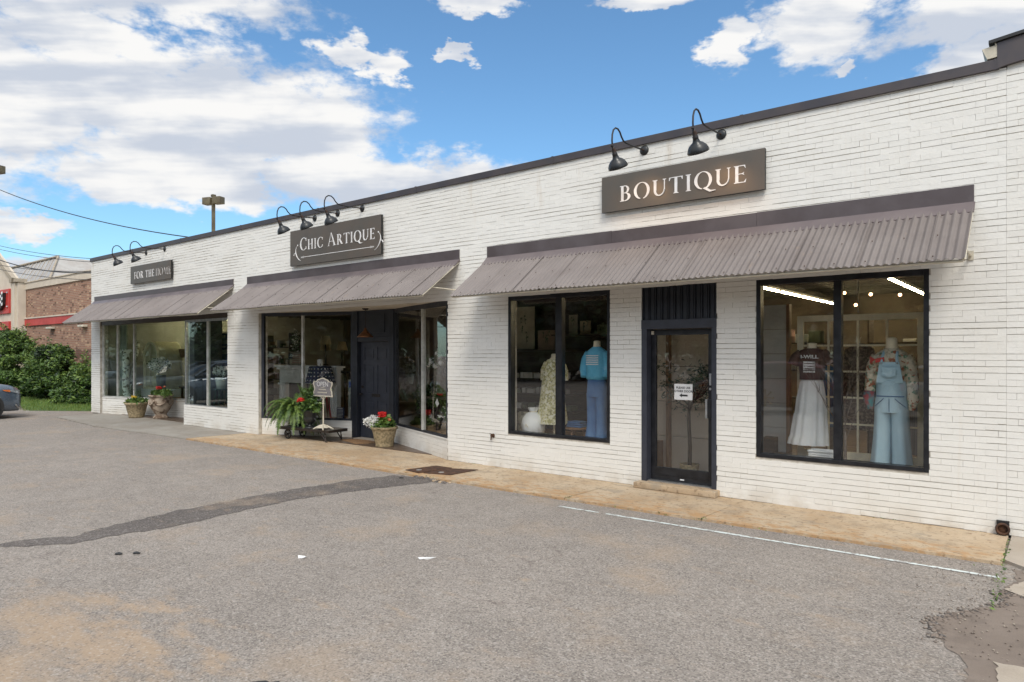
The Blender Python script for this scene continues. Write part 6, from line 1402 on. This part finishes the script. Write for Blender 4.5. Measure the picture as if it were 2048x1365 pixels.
for i, (z0, z1, sg, r_, lb) in enumerate(((7.0, 5.40, .10, .010, 'highest of the distant cables crossing the sky at the left'), (6.82, 5.28, .10, .010, 'second highest distant cable at the left'), (6.32, 4.92, .22, .022, 'thick cable passing over the pale metal roof'), (6.05, 4.98, .12, .012, 'thin cable just below the thick one'), (5.84, 4.65, .12, .012, 'lowest distant cable, over the brick store parapet'))):
    wire((-39.5, 1.2 + .05 * i, z0 + .1), (-27.3, 1.2 + .05 * i, z1 - .05), sg, r_, lb)

# ================================================================== CARS
def make_car(name, label, paint, loc, rz):
    Lh = 2.36; a = thing(name, label, 'car', (0, 0, 0)); W = .93
    st_ = [  # x, half width, sill z, shoulder z, deck z
        (2.36, .50, .34, .62, .70), (2.33, .70, .27, .68, .80), (2.24, .84, .22, .74, .90), (2.05, .90, .22, .82, .97), (1.75, .92, .23, .88, 1.02), (1.35, .93, .23, .93, 1.06), (.95, .93, .23, .97, 1.10),
        (.2, .93, .22, 1.00, 1.12), (-.8, .93, .22, 1.02, 1.14), (-1.6, .93, .24, 1.03, 1.14), (-2.1, .91, .28, 1.02, 1.12), (-2.28, .86, .33, .96, 1.06), (-2.36, .74, .40, .88, .98)]
    m = MB(); rings = []
    for x, w_, s_, sh, dk in st_:
        h = [(w_ * .90, s_), (w_, s_ + .14), (w_ * 1.005, (s_ + sh) / 2), (w_, sh - .04), (w_ * .955, sh + .04), (w_ * .80, dk), (w_ * .4, dk + .025)]
        rings.append([(x, y_, z) for y_, z in h] + [(x, -y_, z) for y_, z in h[::-1]])
    m.loft(rings, 0, True); m.build('body', [paint], a)
    m = MB(); rr_ = []
    for x, w_, zt in ((1.02, .80, 1.10), (.55, .76, 1.38), (.15, .70, 1.60), (-.5, .70, 1.66), (-1.3, .69, 1.63), (-1.85, .68, 1.52), (-2.2, .72, 1.12)):
        rr_.append([(x, y_, z) for y_, z in ((.86, 1.05), (.84, 1.12), (w_, zt - .05), (w_ * .86, zt), (-w_ * .86, zt), (-w_, zt - .05), (-.84, 1.12), (-.86, 1.05))])
    m.loft(rr_, 0, True); m.build('cabin_glass', ['cabglass'], a)
    m = MB(); m.loft([[(x, y_, z) for y_, z in ((w_, zt - .055), (w_ * .86, zt + .012), (-w_ * .86, zt + .012), (-w_, zt - .055))] for x, w_, zt in ((.2, .705, 1.60), (-.5, .708, 1.665), (-1.3, .70, 1.635), (-1.9, .69, 1.52))], 0, False, True, False)
    for s_ in (-1, 1):
        m.tube([(1.0, s_ * .83, 1.11), (.55, s_ * .775, 1.385), (.15, s_ * .71, 1.60)], .035, 6)
        for x in (-.55, -1.45): m.tube([(x, s_ * .85, 1.10), (x - .02, s_ * .715, 1.62)], .035, 6)
    m.build('roof', [paint], a)
    for x in (1.42, -1.42):
        for s_ in (-1, 1):
            m = MB(); m.cyl((x, s_ * (W - .20), .36), (x, s_ * (W + .012), .36), .43, n=32); m.build('wheel_arch', ['blackp'], a)
            t_ = MB(); t_.lathe([(.22, -.11), (.33, -.115), (.355, -.08), (.36, 0), (.355, .08), (.33, .115), (.22, .11)], (x, s_ * (W - .075), .36), 36, axis=(0, s_, 0), cap=False); wh = t_.build('wheel', ['tyre'], a)
            q = MB(); q.lathe([(0, .06), (.05, .065), (.06, .09), (.06, .065), (.20, .07), (.235, .10), (.24, .06), (0, .05)], (x, s_ * (W - .075), .36), 32, axis=(0, s_, 0), cap=False)
            for k in range(10): t = k * math.pi / 5; q.tube([(x + .04 * math.cos(t), s_ * (W + .012), .36 + .04 * math.sin(t)), (x + .225 * math.cos(t), s_ * (W + .02), .36 + .225 * math.sin(t))], [.022, .014], 6)
            q.build('rim', ['alu'], wh)
    for s_ in (-1, 1):
        m = MB(); m.loft([[(2.335, s_ * .56, .80), (2.335, s_ * .56, .69)], [(2.295, s_ * .74, .83), (2.30, s_ * .74, .72)], [(2.18, s_ * .885, .85), (2.20, s_ * .885, .74)], [(1.98, s_ * .925, .86), (2.02, s_ * .925, .80)]], 0, False, True, False)
        m.build('headlight', ['lens'], a)
        m = MB(); m.loft([[(1.99, s_ * .927, .86), (2.01, s_ * .927, .79)], [(1.80, s_ * .935, .865), (1.84, s_ * .935, .83)]], 0, False, True, False); m.build('side_lamp', ['amber'], a)
        m = MB(); m.loft([[(2.31, s_ * .60, .40), (2.31, s_ * .60, .33)], [(2.22, s_ * .84, .43), (2.24, s_ * .84, .33)]], 0, False, True, False); m.tube([(2.37, s_ * .50, .31), (2.31, s_ * .74, .31), (2.2, s_ * .865, .33), (2.14, s_ * .89, .42)], .022, 6); m.build('bumper_trim', ['alu'], a)
        m = MB(); m.box(-2.34, -2.2, s_ * .60, s_ * .88, .82, .98, bev=.02); m.build('tail_light', ['redpaint'], a)
        m = MB(); m.ball((.75, s_ * 1.02, 1.14), .12, n=10, sx=.6, sy=.9, sz=.7); m.build('mirror', [paint], a)
        for x in (.78, -.35, -1.02): 
            if x > -1: m = MB(); m.tube([(x, s_ * .938, .35), (x, s_ * .938, .98)], .006, 4); m.build('door_seam', ['blackp'], a)
        m = MB(); m.box(-.05, .13, s_ * .93, s_ * .95, .90, .93, bev=.008); m.build('door_handle', [paint], a)
    m = MB(); m.box(2.30, 2.375, -.48, .48, .46, .68, bev=.02); m.build('grille', ['blackp'], a)
    a.location = loc; a.rotation_euler = (0, 0, rz); return a
def carpaint(n, c): m = pbr(n, c, .25, .5, var=.03, scale=1); m.node_tree.nodes['Principled BSDF'].inputs['Coat Weight'].default_value = .8; return m
MT['cabglass'] = pbr("dark_car_glass", (.012, .014, .016), .06, spec=.8); MT['tyre'] = pbr("tyre_rubber", (.022, .022, .022), .8); MT['lens'] = pbr("headlight_lens", (.50, .54, .56), .12, .3, c2=(.25, .28, .30), scale=14); MT['amber'] = pbr("amber_lens", (.60, .16, .04), .2)
make_car('parked_car', 'blue grey car whose nose enters the frame at the left edge', carpaint('slate_blue_car_paint', (.115, .15, .195)), (-25.23, -4.26, -.03), R(90))
# cars and trees across the lot: they show as reflections in the glass
make_car('parked_car', 'white car seen reflected in the shop windows', carpaint('white_car_paint', (.62, .62, .60)), (-1.2, -14.6, -.03), R(8))
make_car('parked_car', 'dark red car seen reflected in the shop windows', carpaint('dark_red_car_paint', (.16, .02, .02)), (-7.6, -14.2, -.03), R(176))
make_car('parked_car', 'silver car seen reflected in the slanted glass of the middle shop', carpaint('silver_car_paint', (.38, .39, .40)), (-20.5, -11.5, -.03), R(100))
make_car('parked_car', 'pale blue car seen reflected in the far shop glass', carpaint('pale_blue_car_paint', (.25, .33, .40)), (-33.5, -9.5, -.03), R(95))
def tree(x, y, h, r, label, seed):
    a = thing('roadside_tree', label, 'tree', (x, y, -.03), 'trees across the road, reflected in the glass'); rr_ = random.Random(seed)
    cl = [((x + rr_.uniform(-1, 1) * r * .7, y + rr_.uniform(-1, 1) * r * .5, h * rr_.uniform(.22, .88)), (r * rr_.uniform(.35, .6), r * rr_.uniform(.35, .5), r * rr_.uniform(.3, .5))) for _ in range(22)]
    foliage(cl, 330, .62, 2, .7, .1).build('crown', ['leafB', 'leafD'], a)
    m = MB(); m.tube([(x, y, -.03), (x + .1, y, h * .35), (x, y, h * .7)], [.35, .26, .12], 8)
    for k in range(5): m.tube([(x, y, h * (.28 + .06 * k)), (x + rr_.uniform(-1, 1) * r * .6, y + rr_.uniform(-.5, .5) * r, h * (.55 + .06 * k))], [.13, .05], 6)
    m.build('trunk', ['bark'], a)
for i in range(15):
    x = -84 + i * 8.2; tree(x, -36 - 5 * math.sin(i * 1.7), 8.5 + 2.5 * math.sin(i * 2.3) + (5 if x < -30 else 0), 5.6, 'large broad leafed tree across the road behind the viewer', i + 50)
m = MB()
cl = [((x, -31 + 2 * math.sin(x), 1.6), (4.2, 2, 2.3)) for x in range(-90, 42, 4)]
tag(foliage(cl, 380, .6, 2, .6, .2).build('roadside_undergrowth', ['leafB', 'leafD']), kind='stuff')

# --- extra stock pieces seen in the photograph
a = thing('flag_basket', 'brown basket with a striped cloth on the right end of the mantel wall', 'basket', (-13.2, 1.35, .9))
m = MB(); m.lathe([(0, 1.29), (.16, 1.29), (.21, 1.52), (.20, 1.52), (0, 1.36)], (-13.02, 1.75, 0), 20, wob=lambda a_, z: .02 * math.sin(14 * a_)); m.build('basket_body', [bpy.data.materials['brown_wicker']], a)
m = MB(); P, dd = blobpts((-13.02, 1.7, 1.58), (.22, .14, .12), 160, .2); leaves(m, P, .09, [0, 1, 0], out=dd, asp=.5); m.build('dried_flowers', [GP, GC], a)
single('white_jar', MB().lathe([(0, 1.602), (.06, 1.602), (.075, 1.66), (.06, 1.74), (.05, 1.76), (0, 1.765)], (-14.35, 1.50, 0), 18), 'white_obj', 'small white jar on the mantel next to the starred lamp shade', 'jar')
a = thing('potted_topiary', 'slim green plant with small white bloom rising behind the cream cushion', 'plant', (-15.55, 1.62, 1.6))
m = MB(); P, dd = blobpts((-15.62, 1.66, 2.25), (.16, .10, .30), 260, .2); leaves(m, P, .07, [0, 0, 1], out=dd); m.tube([(-15.62, 1.66, 1.62), (-15.62, 1.66, 2.1)], .010, 5, m=2); m.build('foliage', ['leafB', 'white_petal', 'bark'], a)
m = MB(); m.lathe([(0, 1.602), (.06, 1.602), (.08, 1.74), (0, 1.73)], (-15.62, 1.66, 0), 16); m.build('pot', ['white_obj'], a)
# tags hung on the slanted glass
single('price_tag', MB().prism([(-.05, .02), (.0, .10), (.05, .0), (.0, -.06)], lambda u, v, w: (-9.10 + u, .33 + w, .96 + v), .004), 'whitep', 'white paper tag hanging behind the slanted glass right of the blue door', 'tag')
single('blue_sticker', MB().box(-12.60, -12.53, 1.02, 1.024, 1.13, 1.27), BLUE, 'small blue sticker on the window edge beside the blue door', 'sticker')
# pale driftwood arch and frames in the far shop
for i, (x, y, z, w_, h, mt, lb) in enumerate(((-22.0, 2.6, 2.25, .7, .45, GG, 'dark green framed picture high behind the arched cabinet'), (-20.6, 2.2, 1.0, .45, .6, GB, 'tan framed picture beside the white blossoms'))):
    a = thing('framed_picture', lb, 'picture', (x, y, z)); m = MB(); m.box(x - w_ / 2, x + w_ / 2, y, y + .03, z, z + h); m.build('picture', [mt], a)
    m = MB(); m.box(x - w_ / 2 - .04, x - w_ / 2 - .001, y - .01, y + .04, z - .04, z + h + .04); m.box(x + w_ / 2 + .001, x + w_ / 2 + .04, y - .01, y + .04, z - .04, z + h + .04); m.box(x - w_ / 2, x + w_ / 2, y - .01, y + .04, z + h + .001, z + h + .04); m.box(x - w_ / 2, x + w_ / 2, y - .01, y + .04, z - .04, z - .001); m.build('frame', ['wood_dk'], a)
